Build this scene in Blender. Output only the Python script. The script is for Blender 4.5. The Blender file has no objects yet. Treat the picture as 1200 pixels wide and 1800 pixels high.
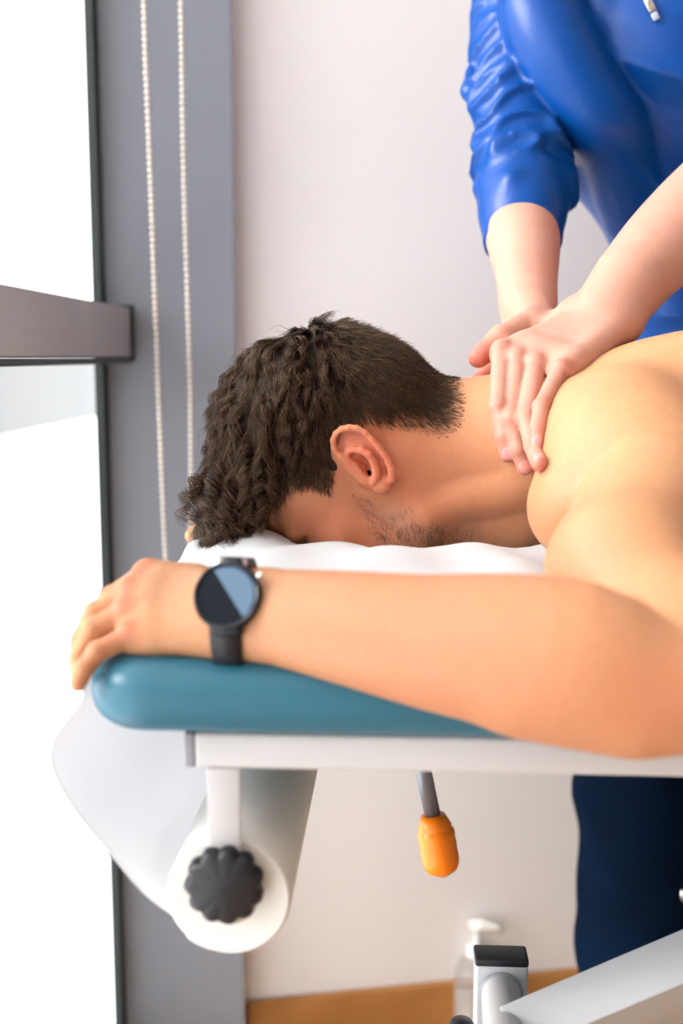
import bpy, bmesh, math, random
import numpy as np
from mathutils import Vector, Matrix, Euler

C = bpy.context.scene.collection
SC = bpy.context.scene
rng = np.random.default_rng(7)
random.seed(7)

# ------------------------------------------------------------------ camera, world, lights, exposure
CAMZ, FPX, PITCH = 1.15, 1950.0, math.radians(8.0)
cd = bpy.data.cameras.new('camera'); cam = bpy.data.objects.new('camera', cd); C.objects.link(cam)
cam.location = (0, 0, CAMZ); cam.rotation_euler = (math.pi/2 - PITCH, 0, 0)
cd.sensor_fit = 'HORIZONTAL'; cd.sensor_width = 24.0; cd.lens = FPX/1200*24.0
cd.clip_start = 0.02; cd.clip_end = 100
cd.dof.use_dof = True; cd.dof.focus_distance = 1.0; cd.dof.aperture_fstop = 3.0
SC.camera = cam

w = bpy.data.worlds.new('world'); SC.world = w; w.use_nodes = True
bg = w.node_tree.nodes['Background']; bg.inputs[0].default_value = (0.97, 0.985, 1.0, 1); bg.inputs[1].default_value = 3.4

sd = bpy.data.lights.new('sun', 'SUN'); sun = bpy.data.objects.new('sun', sd); C.objects.link(sun)
sd.energy = 6.0; sd.angle = math.radians(34); sd.color = (1.0, 0.975, 0.94)
sun.rotation_euler = Vector((0.86, 0.20, -0.42)).to_track_quat('-Z', 'Y').to_euler()

SC.view_settings.view_transform = 'Standard'; SC.view_settings.look = 'None'
SC.view_settings.gamma = 1.0; SC.view_settings.use_curve_mapping = False
SC.view_settings.exposure = 0.10
SC.cycles.use_denoising = True
SC.cycles.max_bounces = 10

CP, SP = math.cos(PITCH), math.sin(PITCH)
def P(px, py, d):                                  # photo pixel + distance along the lens axis -> world
    x = (px-600)/FPX*d; y = -(py-900)/FPX*d
    return np.array([x, y*SP + d*CP, CAMZ + y*CP - d*SP])
def PY(px, py, Y):                                 # photo pixel on the vertical plane at world Y
    v = P(px, py, 1.0) - np.array([0, 0, CAMZ]); s = Y/v[1]
    return np.array([v[0]*s, Y, CAMZ + v[2]*s])

# ------------------------------------------------------------------ helpers
def setp(o, label=None, cat=None, group=None, kind=None):
    if label: o['label'] = label
    if cat: o['category'] = cat
    if group: o['group'] = group
    if kind: o['kind'] = kind
    return o
def empty(name, loc=(0, 0, 0), **k):
    o = bpy.data.objects.new(name, None); C.objects.link(o); o.location = loc; o.empty_display_size = 0.05
    return setp(o, **k)
def link(name, me, mat=None, parent=None, smooth=True, **k):
    o = bpy.data.objects.new(name, me); C.objects.link(o)
    if mat: me.materials.append(mat)
    if smooth: me.polygons.foreach_set('use_smooth', np.ones(len(me.polygons), dtype=bool))
    if parent is not None:
        o.parent = parent
        o.matrix_parent_inverse = Matrix.Translation(-parent_world(parent))
    return setp(o, **k)
def parent_world(p):
    v = Vector((0, 0, 0))
    while p is not None:
        v += p.location
        if p.parent is not None: v += p.matrix_parent_inverse.to_translation()
        p = p.parent
    return v
def mesh(name, vs, fs):
    me = bpy.data.meshes.new(name)
    me.from_pydata([tuple(map(float, v)) for v in vs], [], [tuple(map(int, f)) for f in fs]); me.update(); return me
def obj(name, bm, mat=None, parent=None, smooth=True, **k):
    bmesh.ops.recalc_face_normals(bm, faces=bm.faces[:])
    me = bpy.data.meshes.new(name); bm.to_mesh(me); bm.free()
    return link(name, me, mat, parent, smooth, **k)
def box_bm(size, loc=(0, 0, 0), bev=0.0, seg=3, rot=None, bm=None):
    b = bmesh.new(); bmesh.ops.create_cube(b, size=1.0)
    for v in b.verts: v.co = Vector((v.co.x*size[0], v.co.y*size[1], v.co.z*size[2]))
    if bev > 0: bmesh.ops.bevel(b, geom=b.edges[:], offset=bev, segments=seg, profile=0.5, affect='EDGES')
    M = Matrix.Translation(Vector(loc)) @ (rot.to_4x4() if rot is not None else Matrix.Identity(4))
    b.transform(M)
    if bm is None: return b
    me = bpy.data.meshes.new('t'); b.to_mesh(me); b.free(); bm.from_mesh(me); bpy.data.meshes.remove(me); return bm
def frame_from_axis(a):
    a = np.array(a, float); a /= np.linalg.norm(a)
    h = np.array([0, 0, 1.0]) if abs(a[2]) < 0.9 else np.array([1.0, 0, 0])
    u = np.cross(h, a); u /= np.linalg.norm(u); v = np.cross(a, u)
    return u, v, a
def lathe_bm(prof, origin, axis, n=40, close=True, mod=None, bm=None):      # prof: (radius, height along axis)
    u, v, a = frame_from_axis(axis); o = np.array(origin, float)
    bm = bm or bmesh.new(); rings = []
    for r, h in prof:
        if r < 1e-6: rings.append([bm.verts.new(o + a*h)]); continue
        ring = []
        for i in range(n):
            t = 2*math.pi*i/n; rr = r*(mod(t, h) if mod else 1.0)
            ring.append(bm.verts.new(o + a*h + rr*(math.cos(t)*u + math.sin(t)*v)))
        rings.append(ring)
    for A, B in zip(rings, rings[1:]):
        for i in range(n):
            j = (i+1) % n
            if len(A) == 1 and len(B) == 1: continue
            if len(A) == 1: bm.faces.new((A[0], B[i], B[j]))
            elif len(B) == 1: bm.faces.new((A[i], A[j], B[0]))
            else: bm.faces.new((A[i], A[j], B[j], B[i]))
    return bm
def tube_bm(pts, r, n=14, bm=None, caps=True):
    pts = [np.array(p, float) for p in pts]; bm = bm or bmesh.new(); rings = []
    rs = r if hasattr(r, '__len__') else [r]*len(pts)
    t0 = pts[1]-pts[0]; u, v, _ = frame_from_axis(t0)
    for i, p in enumerate(pts):
        t = (pts[min(i+1, len(pts)-1)]-pts[max(i-1, 0)]); t = t/np.linalg.norm(t)
        u = u - t*np.dot(u, t); u /= np.linalg.norm(u); v = np.cross(t, u)
        rings.append([bm.verts.new(p + rs[i]*(math.cos(a)*u+math.sin(a)*v)) for a in np.linspace(0, 2*math.pi, n, endpoint=False)])
    for A, B in zip(rings, rings[1:]):
        for i in range(n): bm.faces.new((A[i], A[(i+1) % n], B[(i+1) % n], B[i]))
    if caps: bm.faces.new(rings[0][::-1]); bm.faces.new(rings[-1])
    return bm
def sharp(o, ang=35):
    me = o.data; me.set_sharp_from_angle(angle=math.radians(ang)); return o

# ------------------------------------------------------------------ materials
def mat(name, col, rough=0.5, metal=0.0, spec=0.5, coat=0.0, sss=0.0, noise=None, bump=None, trans=0.0, sheen=0.0, ior=1.45):
    m = bpy.data.materials.new(name); m.use_nodes = True; nt = m.node_tree; b = nt.nodes['Principled BSDF']
    b.inputs['Base Color'].default_value = (*col, 1); b.inputs['Roughness'].default_value = rough
    b.inputs['Metallic'].default_value = metal; b.inputs['Specular IOR Level'].default_value = spec
    b.inputs['Coat Weight'].default_value = coat; b.inputs['Transmission Weight'].default_value = trans
    b.inputs['Sheen Weight'].default_value = sheen; b.inputs['IOR'].default_value = ior
    if sss:
        b.inputs['Subsurface Weight'].default_value = sss; b.inputs['Subsurface Radius'].default_value = (1.0, 0.35, 0.18)
        b.inputs['Subsurface Scale'].default_value = 0.008
    tc = nt.nodes.new('ShaderNodeTexCoord')
    if noise:                                      # (scale, colour2, amount)
        n = nt.nodes.new('ShaderNodeTexNoise'); n.inputs['Scale'].default_value = noise[0]; n.inputs['Detail'].default_value = 4
        nt.links.new(tc.outputs['Object'], n.inputs['Vector'])
        mx = nt.nodes.new('ShaderNodeMix'); mx.data_type = 'RGBA'
        mx.inputs[6].default_value = (*col, 1); mx.inputs[7].default_value = (*noise[1], 1)
        mr = nt.nodes.new('ShaderNodeMapRange'); mr.inputs[1].default_value = 0.35; mr.inputs[2].default_value = 0.65
        mr.inputs[4].default_value = noise[2]; nt.links.new(n.outputs['Fac'], mr.inputs[0]); nt.links.new(mr.outputs[0], mx.inputs[0])
        nt.links.new(mx.outputs[2], b.inputs['Base Color'])
    if bump:                                       # (scale, strength, distance)
        n = nt.nodes.new('ShaderNodeTexNoise'); n.inputs['Scale'].default_value = bump[0]; n.inputs['Detail'].default_value = 3
        nt.links.new(tc.outputs['Object'], n.inputs['Vector'])
        bp = nt.nodes.new('ShaderNodeBump'); bp.inputs['Strength'].default_value = bump[1]; bp.inputs['Distance'].default_value = bump[2]
        nt.links.new(n.outputs['Fac'], bp.inputs['Height']); nt.links.new(bp.outputs[0], b.inputs['Normal'])
    return m

def skin_mat(name, base, red, deep, stub, third=(0.70, 0.33, 0.32)):
    m = mat(name, base, rough=0.46, spec=0.4, sss=0.35)
    nt = m.node_tree; b = nt.nodes['Principled BSDF']; L = nt.links
    tc = [n for n in nt.nodes if n.bl_idname == 'ShaderNodeTexCoord'][0]
    def noise(sc, det=4):
        n = nt.nodes.new('ShaderNodeTexNoise'); n.inputs['Scale'].default_value = sc; n.inputs['Detail'].default_value = det
        L.new(tc.outputs['Object'], n.inputs['Vector']); return n
    def mix(fac, a, c2, mode='MIX'):
        x = nt.nodes.new('ShaderNodeMix'); x.data_type = 'RGBA'; x.blend_type = mode
        if hasattr(fac, 'is_output'): L.new(fac, x.inputs[0])
        else: x.inputs[0].default_value = fac
        if hasattr(a, 'is_output'): L.new(a, x.inputs[6])
        else: x.inputs[6].default_value = (*a, 1)
        if hasattr(c2, 'is_output'): L.new(c2, x.inputs[7])
        else: x.inputs[7].default_value = (*c2, 1)
        return x.outputs[2]
    def rngm(sock, a, c, lo, hi):
        r = nt.nodes.new('ShaderNodeMapRange'); L.new(sock, r.inputs[0])
        for i, q in enumerate((a, c, lo, hi)): r.inputs[i+1].default_value = q
        return r.outputs[0]
    n1 = rngm(noise(18).outputs['Fac'], 0.35, 0.7, 0.0, 0.22)
    n2 = rngm(noise(160, 5).outputs['Fac'], 0.4, 0.65, 0.0, 0.28)
    at = nt.nodes.new('ShaderNodeAttribute'); at.attribute_name = 'tint'
    sp = nt.nodes.new('ShaderNodeSeparateColor'); L.new(at.outputs['Color'], sp.inputs[0])
    c = mix(n1, base, red); c = mix(n2, c, deep)
    c = mix(sp.outputs[0], c, red); c = mix(sp.outputs[1], c, stub); c = mix(sp.outputs[2], c, third)
    L.new(c, b.inputs['Base Color'])
    bp = nt.nodes.new('ShaderNodeBump'); bp.inputs['Strength'].default_value = 0.25; bp.inputs['Distance'].default_value = 0.0006
    v = nt.nodes.new('ShaderNodeTexVoronoi'); v.inputs['Scale'].default_value = 900; L.new(tc.outputs['Object'], v.inputs['Vector'])
    L.new(v.outputs['Distance'], bp.inputs['Height']); L.new(bp.outputs[0], b.inputs['Normal'])
    return m

M_skin = skin_mat('skin_tan', (0.575, 0.300, 0.150), (0.57, 0.175, 0.10), (0.46, 0.215, 0.11), (0.42, 0.22, 0.15), (0.028, 0.018, 0.013))
M_skin2 = skin_mat('skin_fair', (0.54, 0.295, 0.222), (0.55, 0.175, 0.13), (0.45, 0.225, 0.165), (0.4, 0.25, 0.18))
M_wall = mat('wall_paint', (0.88, 0.845, 0.83), 0.85, spec=0.2, noise=(2.0, (0.87, 0.83, 0.81), 0.5), bump=(220, 0.1, 0.001))
M_wall2 = mat('unseen_wall_beige', (0.42, 0.36, 0.31), 0.85, spec=0.2)  # for the unseen walls, kept dark to cut their bounce and raise contrast
M_ceil = mat('ceiling_paint', (0.88, 0.88, 0.87), 0.9)
M_floor = mat('floor_oak', (0.45, 0.27, 0.13), 0.45, noise=(6, (0.36, 0.2, 0.09), 0.8))
M_oak = mat('oak_baseboard', (0.44, 0.20, 0.06), 0.45, noise=(9, (0.36, 0.15, 0.04), 0.8), bump=(40, 0.2, 0.001))
M_grey = mat('grey_window_metal', (0.26, 0.28, 0.325), 0.42, spec=0.45, noise=(3, (0.27, 0.29, 0.33), 0.6))
M_rail = mat('grey_rail_metal', (0.36, 0.325, 0.34), 0.16, spec=0.6)
M_gasket = mat('black_gasket', (0.012, 0.018, 0.018), 0.5)
M_glass = mat('window_glass', (1, 1, 1), 0.0, trans=1.0, ior=1.02)
M_chain = mat('bead_plastic', (0.74, 0.66, 0.58), 0.4)
M_vinyl = mat('blue_vinyl', (0.028, 0.145, 0.215), 0.36, spec=0.45, noise=(5, (0.025, 0.125, 0.19), 0.6), bump=(60, 0.15, 0.001))
M_white = mat('white_powder_coat', (0.56, 0.55, 0.55), 0.38)
M_silver = mat('silver_powder_coat', (0.47, 0.48, 0.50), 0.35, metal=0.15)
M_midgrey = mat('mid_grey', (0.30, 0.30, 0.33), 0.5)
M_black = mat('black_plastic', (0.012, 0.012, 0.016), 0.42)
M_paper = mat('white_paper', (0.93, 0.93, 0.94), 0.75, spec=0.2, bump=(90, 0.25, 0.002))
nt = M_paper.node_tree; tl = nt.nodes.new('ShaderNodeBsdfTranslucent'); tl.inputs[0].default_value = (0.96, 0.96, 0.98, 1)
ms = nt.nodes.new('ShaderNodeMixShader'); ms.inputs[0].default_value = 0.42; out_ = nt.nodes['Material Output']
nt.links.new(nt.nodes['Principled BSDF'].outputs[0], ms.inputs[1]); nt.links.new(tl.outputs[0], ms.inputs[2]); nt.links.new(ms.outputs[0], out_.inputs[0])
M_rollp = mat('paper_roll', (0.86, 0.84, 0.80), 0.8, spec=0.2)
M_orange = mat('orange_plastic', (1.0, 0.20, 0.0), 0.32, noise=(25, (1.0, 0.27, 0.01), 0.6))
M_steel = mat('grey_steel', (0.22, 0.23, 0.26), 0.35, metal=0.6)
M_shirt = mat('blue_satin_jersey', (0.0, 0.044, 0.225), 0.34, spec=0.3, noise=(14, (0.0, 0.052, 0.26), 0.6), bump=(700, 0.12, 0.0006))
M_pants = mat('navy_cloth', (0.0012, 0.004, 0.011), 0.8, spec=0.03, noise=(9, (0.001, 0.007, 0.02), 0.7), bump=(400, 0.2, 0.001))
M_metal = mat('zip_metal', (0.75, 0.70, 0.64), 0.25, metal=0.9)
M_hairbase = mat('hair_base', (0.022, 0.014, 0.010), 0.7, spec=0.2, noise=(90, (0.05, 0.03, 0.02), 0.7), bump=(260, 0.6, 0.003))
M_hair = mat('brown_hair', (0.040, 0.022, 0.013), 0.30, spec=0.55, noise=(45, (0.085, 0.045, 0.024), 0.8))
nt = M_hair.node_tree; hb = nt.nodes.new('ShaderNodeBsdfHairPrincipled'); hi_ = nt.nodes.new('ShaderNodeHairInfo'); rp = nt.nodes.new('ShaderNodeValToRGB')
rp.color_ramp.elements[0].color = (0.006, 0.0035, 0.0025, 1); rp.color_ramp.elements[1].color = (0.12, 0.058, 0.030, 1); rp.color_ramp.elements[1].position = 1.0
e_ = rp.color_ramp.elements.new(0.7); e_.color = (0.018, 0.010, 0.0065, 1)
pb_ = nt.nodes['Principled BSDF']; nt.nodes.remove(hb)
nt.links.new(hi_.outputs['Random'], rp.inputs[0]); nt.links.new(rp.outputs[0], pb_.inputs['Base Color'])
pb_.inputs['Roughness'].default_value = 0.27; pb_.inputs['Specular IOR Level'].default_value = 0.9; pb_.inputs['Specular Tint'].default_value = (0.85, 0.55, 0.36, 1)
M_beard = mat('beard_hair', (0.035, 0.02, 0.014), 0.45)
M_watch = mat('watch_case', (0.02, 0.022, 0.028), 0.22, metal=0.6)
M_wsteel = mat('watch_steel', (0.75, 0.76, 0.78), 0.18, metal=1.0)
M_strap = mat('watch_rubber', (0.012, 0.012, 0.016), 0.5)
M_screen = mat('watch_glass', (0.002, 0.005, 0.010), 0.12, spec=0.12)
M_pump = mat('white_pump_plastic', (0.88, 0.86, 0.82), 0.35)
M_bottle = mat('clear_bottle', (0.93, 0.90, 0.88), 0.12, trans=0.75, ior=1.3)
M_shoe = mat('shoe', (0.05, 0.05, 0.06), 0.6)
M_out = mat('white_render_outside', (0.86, 0.88, 0.88), 0.9)
M_out2 = mat('pale_grey_outside', (0.25, 0.26, 0.265), 0.9)

# ------------------------------------------------------------------ signed-distance sculpting
class Field:
    def __init__(s, xs, ys, zs):
        s.ax = [np.asarray(a, np.float32) for a in (xs, ys, zs)]
        s.F = np.full([len(a) for a in s.ax], 0.5, np.float32)
    def sub(s, lo, hi):
        sl = []
        for a, l, h in zip(s.ax, lo, hi):
            i = max(0, np.searchsorted(a, l)-1); j = min(len(a), np.searchsorted(a, h)+1)
            if j <= i: return None, None
            sl.append(slice(i, j))
        X = s.ax[0][sl[0]][:, None, None]; Y = s.ax[1][sl[1]][None, :, None]; Z = s.ax[2][sl[2]][None, None, :]
        return tuple(sl), (X, Y, Z)
    def apply(s, lo, hi, fn, k, op='add'):
        m = k + 0.012
        sl, g = s.sub(np.array(lo)-m, np.array(hi)+m)
        if sl is None: return
        d = fn(*g); A = s.F[sl]
        if op == 'sub':
            d = -d; h = np.clip(0.5 - 0.5*(A-d)/k, 0, 1) if k > 0 else None
            s.F[sl] = np.maximum(A, d) if k <= 0 else (A*(1-h)+d*h + k*h*(1-h))
        else:
            if k <= 0: s.F[sl] = np.minimum(A, d)
            else:
                h = np.clip(0.5+0.5*(A-d)/k, 0, 1); s.F[sl] = A*(1-h)+d*h - k*h*(1-h)
    def cone(s, a, b, r1, r2=None, k=0.01, op='add', disp=None, flat=None, cut=None):
        a = np.array(a, float); b = np.array(b, float); r2 = r1 if r2 is None else r2
        R = max(r1, r2) + (0.012 if disp else 0); lo = np.minimum(a, b)-R; hi = np.maximum(a, b)+R
        ab = b-a; L2 = max(float(ab@ab), 1e-9)
        if flat is not None: n, fs = np.array(flat[0], float), flat[1]; n /= np.linalg.norm(n)
        def fn(X, Y, Z):
            px, py, pz = X-np.float32(a[0]), Y-np.float32(a[1]), Z-np.float32(a[2])
            t = np.clip((px*ab[0]+py*ab[1]+pz*ab[2])/L2, 0, 1).astype(np.float32)
            qx, qy, qz = px-t*ab[0], py-t*ab[1], pz-t*ab[2]
            if flat is not None:                   # squash along n: distance along n counts fs times
                dn = qx*n[0]+qy*n[1]+qz*n[2]
                d = np.sqrt(np.maximum(qx*qx+qy*qy+qz*qz + (fs*fs-1)*dn*dn, 1e-12)) - (r1+t*(r2-r1))
                d = d/ (1+0.5*(fs-1))
            else: d = np.sqrt(qx*qx+qy*qy+qz*qz) - (r1+t*(r2-r1))
            if disp is not None: d = d - disp(X, Y, Z, t)
            if cut is not None:
                cp, cn = cut; d = np.maximum(d, (X-cp[0])*cn[0]+(Y-cp[1])*cn[1]+(Z-cp[2])*cn[2])
            return d.astype(np.float32)
        s.apply(lo, hi, fn, k, op)
    def chain(s, pts, rs, k=0.01, **kw):
        for i in range(len(pts)-1): s.cone(pts[i], pts[i+1], rs[i], rs[i+1], k, **kw)
    def schain(s, pts, rs, k=0.01, n=24, **kw):        # Catmull-Rom through the joints
        p = np.array([np.r_[np.array(a, float), b] for a, b in zip(pts, rs)]); p = np.vstack([2*p[0]-p[1], p, 2*p[-1]-p[-2]])
        out = []
        m = len(p)-3; per = max(2, n//m)
        for i in range(m):
            for t in np.linspace(0, 1, per, endpoint=False):
                a, b, c, d = p[i:i+4]
                out.append(0.5*((2*b)+(-a+c)*t+(2*a-5*b+4*c-d)*t*t+(-a+3*b-3*c+d)*t**3))
        out.append(p[-2])
        s.chain([o[:3] for o in out], [o[3] for o in out], k, **kw)
    def ell(s, c, r, k=0.01, B=None, op='add', disp=None):
        c = np.array(c, float); r = np.array(r, float)
        B = np.eye(3) if B is None else np.array(B, float)      # rows: local axes in world
        ext = np.sqrt(((B*r[:, None])**2).sum(0)) + (0.012 if disp else 0)
        def fn(X, Y, Z):
            px, py, pz = X-np.float32(c[0]), Y-np.float32(c[1]), Z-np.float32(c[2]); k0 = 0; k1 = 0
            for i in range(3):
                q = px*np.float32(B[i, 0])+py*np.float32(B[i, 1])+pz*np.float32(B[i, 2]); u = q/np.float32(r[i])
                k0 = k0 + u*u; k1 = k1 + (u/np.float32(r[i]))**2
            k0 = np.sqrt(k0); k1 = np.sqrt(k1)+1e-9
            d = k0*(k0-1)/k1
            d = np.where(k0 < 0.05, -float(r.min()), d)
            if disp is not None: d = d - disp(X, Y, Z, None)
            return d.astype(np.float32)
        s.apply(c-ext, c+ext, fn, k, op)
    def mesh(s, name, smooth=1):
        F = s.F; S = (F < 0)
        n = [d-1 for d in F.shape]
        cnt = np.zeros(n, np.uint8)
        for i in (0, 1):
            for j in (0, 1):
                for l in (0, 1): cnt += S[i:n[0]+i, j:n[1]+j, l:n[2]+l]
        act = np.argwhere((cnt > 0) & (cnt < 8)); N = len(act)
        idx = np.full(n, -1, np.int32); idx[act[:, 0], act[:, 1], act[:, 2]] = np.arange(N)
        I, J, K = act.T
        cor = {(i, j, l): F[I+i, J+j, K+l] for i in (0, 1) for j in (0, 1) for l in (0, 1)}
        acc = np.zeros((N, 3)); cn = np.zeros(N)
        for axis in range(3):
            o = [a for a in range(3) if a != axis]
            for p in (0, 1):
                for q in (0, 1):
                    a = [0, 0, 0]; a[o[0]] = p; a[o[1]] = q; b = list(a); b[axis] = 1
                    fa, fb = cor[tuple(a)], cor[tuple(b)]; m = (fa < 0) != (fb < 0)
                    t = np.where(m, fa/np.where(m, fa-fb, 1), 0)
                    acc[m, o[0]] += p; acc[m, o[1]] += q; acc[m, axis] += t[m]; cn[m] += 1
        acc /= cn[:, None]
        V = np.empty((N, 3))
        for a in range(3):
            ax = s.ax[a].astype(float); c0 = act[:, a]; V[:, a] = ax[c0] + acc[:, a]*(ax[c0+1]-ax[c0])
        Q = []
        for axis in range(3):
            o = [a for a in range(3) if a != axis]
            sl0 = [slice(1, -1)]*3; sl1 = [slice(1, -1)]*3; sl0[axis] = slice(0, -1); sl1[axis] = slice(1, None)
            A, B = S[tuple(sl0)], S[tuple(sl1)]
            e = np.argwhere(A != B); ins = A[e[:, 0], e[:, 1], e[:, 2]]
            e = e.copy(); e[:, o[0]] += 1; e[:, o[1]] += 1
            def at(d0, d1):
                f = e.copy(); f[:, o[0]] -= d0; f[:, o[1]] -= d1; return idx[f[:, 0], f[:, 1], f[:, 2]]
            q = np.stack([at(0, 0), at(1, 0), at(1, 1), at(0, 1)], 1)
            flip = ins if axis != 1 else ~ins
            q[~flip] = q[~flip][:, ::-1]; Q.append(q)
        Q = np.concatenate(Q); Q = Q[(Q >= 0).all(1)]
        for _ in range(smooth):
            s1 = np.zeros((N, 3)); c1 = np.zeros(N)
            for a in range(4):
                b = Q[:, (a+1) % 4]; f = Q[:, a]
                for x in range(3): s1[:, x] += np.bincount(f, V[b, x], N) + np.bincount(b, V[f, x], N)
                c1 += np.bincount(f, minlength=N) + np.bincount(b, minlength=N)
            V = 0.5*V + 0.5*s1/np.maximum(c1, 1)[:, None]
        me = bpy.data.meshes.new(name)
        me.vertices.add(N); me.vertices.foreach_set('co', V.astype(np.float32).ravel())
        me.loops.add(4*len(Q)); me.loops.foreach_set('vertex_index', Q.astype(np.int32).ravel())
        me.polygons.add(len(Q)); me.polygons.foreach_set('loop_start', np.arange(0, 4*len(Q), 4, dtype=np.int32))
        me.update(calc_edges=True); me.validate()
        return me, V, Q
def axis_lines(segs):                              # [(start, end, step), ...] contiguous
    out = [segs[0][0]]
    for a, b, st in segs:
        n = max(1, int(round((b-a)/st))); out += list(np.linspace(a, b, n+1)[1:])
    return np.array(out)
def tint(me, V, rgb):
    at = me.color_attributes.new('tint', 'FLOAT_COLOR', 'POINT')
    c = np.ones((len(V), 4), np.float32); c[:, :3] = np.clip(rgb, 0, 1); at.data.foreach_set('color', c.ravel())
def blob(V, c, r):
    return np.exp(-((V-np.array(c))**2).sum(1)/(r*r))

# ------------------------------------------------------------------ the room
WD = math.atan(0.174)                              # back wall runs away to the right
def wallY(x, off=0): return 1.759 + 0.174*x - off
wdir = np.array([math.cos(WD), math.sin(WD), 0]); wn = np.array([-math.sin(WD), math.cos(WD), 0])
GD = math.atan(100/FPX); gdir = np.array([math.sin(GD), math.cos(GD), 0]); gn = np.array([math.cos(GD), -math.sin(GD), 0])
G0 = np.array([-0.343, 1.70, 0])             # a point of the glazing line
H = 2.70
def prism(name, base, z0, z1, m, parent=None, bev=0.0, **k):       # vertical prism on a footprint
    bm = bmesh.new(); lo = [bm.verts.new((p[0], p[1], z0)) for p in base]; hi = [bm.verts.new((p[0], p[1], z1)) for p in base]
    n = len(base); bm.faces.new(lo[::-1]); bm.faces.new(hi)
    for i in range(n): bm.faces.new((lo[i], lo[(i+1) % n], hi[(i+1) % n], hi[i]))
    bmesh.ops.recalc_face_normals(bm, faces=bm.faces[:])
    if bev: bmesh.ops.bevel(bm, geom=bm.edges[:], offset=bev, segments=2, profile=0.5, affect='EDGES')
    o = obj(name, bm, m, parent, smooth=False, **k); return o
def wp(x, off=0):                                  # point of the back wall line at X=x, off metres in front of it
    p = np.array([x, 1.759+0.174*x, 0]); return p - wn*off
prism('wall_back', [wp(-0.345), wp(3.0), wp(3.0, -0.12), wp(-0.345, -0.12)], 0, H, M_wall, kind='structure')
prism('baseboard_back', [wp(-0.16, 0.014), wp(3.0, 0.014), wp(3.0, 0.0), wp(-0.16, 0.0)], 0, 0.08, M_oak, bev=0.002, kind='structure')
prism('ceiling', [(-0.60, -1.6), (3.0, -1.6), (3.0, 2.4), (-0.60, 2.4)], H, H+0.1, M_ceil, kind='structure')
prism('unseen_wall_front', [(-0.62, -1.7), (3.1, -1.7), (3.1, -1.6), (-0.62, -1.6)], 0, H, M_wall2, kind='structure')  # unseen wall behind the camera, added to cut the fill light
prism('wall_right', [(3.0, -1.6), (3.1, -1.6), (3.1, 2.4), (3.0, 2.4)], 0, H, M_wall2, kind='structure')
# column in the corner, stands in front of the wall
cl = PY(198, 626, 1.655); cr = PY(414.5, 626, 1.69)
cdir = np.array([cr[0]-cl[0], cr[1]-cl[1], 0]); cdir /= np.linalg.norm(cdir); cn_ = np.array([-cdir[1], cdir[0], 0])
A_ = np.array([cl[0], cl[1], 0]); B_ = np.array([cr[0], cr[1], 0])
prism('trim_1', [A_ - cdir*0.02, B_, B_ + cn_*0.06, A_ - cdir*0.02 + cn_*0.14], 0, H, M_grey, bev=0.0015, kind='structure')
# glazing: two panes, black gaskets, outer frame
win = empty('window_1', (G0[0], G0[1], 0), kind='structure')
def gp(s, off=0): return G0 + gdir*s + gn*off       # s metres along the glazing, off metres into the room
prism('floor', [tuple(gp(-3.3)[:2]), (3.0, -1.6), (3.0, 2.4), tuple(gp(0.7)[:2])], -0.1, 0.0, M_floor, kind='structure')
railz = (PY(120, 573, 1.40)[2])
zr1 = PY(232, 541, 1.66)[2]; zr0 = PY(232, 628, 1.66)[2]
prism('pane', [gp(-3.0, -0.02), gp(-0.004, -0.02), gp(-0.004, -0.026), gp(-3.0, -0.026)], zr1-0.01, H, M_glass, win)
prism('pane', [gp(-3.0, -0.02), gp(-0.004, -0.02), gp(-0.004, -0.026), gp(-3.0, -0.026)], 0.06, zr0+0.01, M_glass, win)
prism('gasket', [gp(-0.075, 0.0), gp(-0.045, 0.0), gp(-0.045, -0.012), gp(-0.075, -0.012)], 0.06, H, M_gasket, win)
prism('window_frame', [gp(-3.0, 0.01), gp(-0.01, 0.01), gp(-0.01, -0.05), gp(-3.0, -0.05)], 0, 0.06, M_grey, win)
# the rail: a box beam along the panes, its far end standing in front of the column
rail = empty('window_rail', tuple(gp(-0.05, 0.02)[:2])+(zr0,), label='grey metal rail crossing the window at mid height, with a black end cap', cat='rail')
prism('beam', [gp(-2.6, 0.038), gp(-0.055, 0.038), gp(-0.055, -0.015), gp(-2.6, -0.015)], zr0, zr1, M_rail, rail, bev=0.002)
prism('end_cap', [gp(-0.055, 0.042), gp(-0.045, 0.042), gp(-0.045, -0.015), gp(-0.055, -0.015)], zr0-0.006, zr1+0.004, M_gasket, rail, bev=0.003, label='black end cap')
prism('seal_strip', [gp(-2.6, 0.040), gp(-0.055, 0.040), gp(-0.055, -0.01), gp(-2.6, -0.01)], zr0-0.009, zr0-0.0005, M_gasket, rail, bev=0.002, label='black rubber strip under the beam')
# outside: added bar, its grey stands for the shaded band below the rail
par = prism('outside_shade_band', [gp(-6, -0.30), gp(9, -0.30), gp(9, -0.36), gp(-6, -0.36)], 1.005, 1.14, M_out2, kind='structure')

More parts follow.
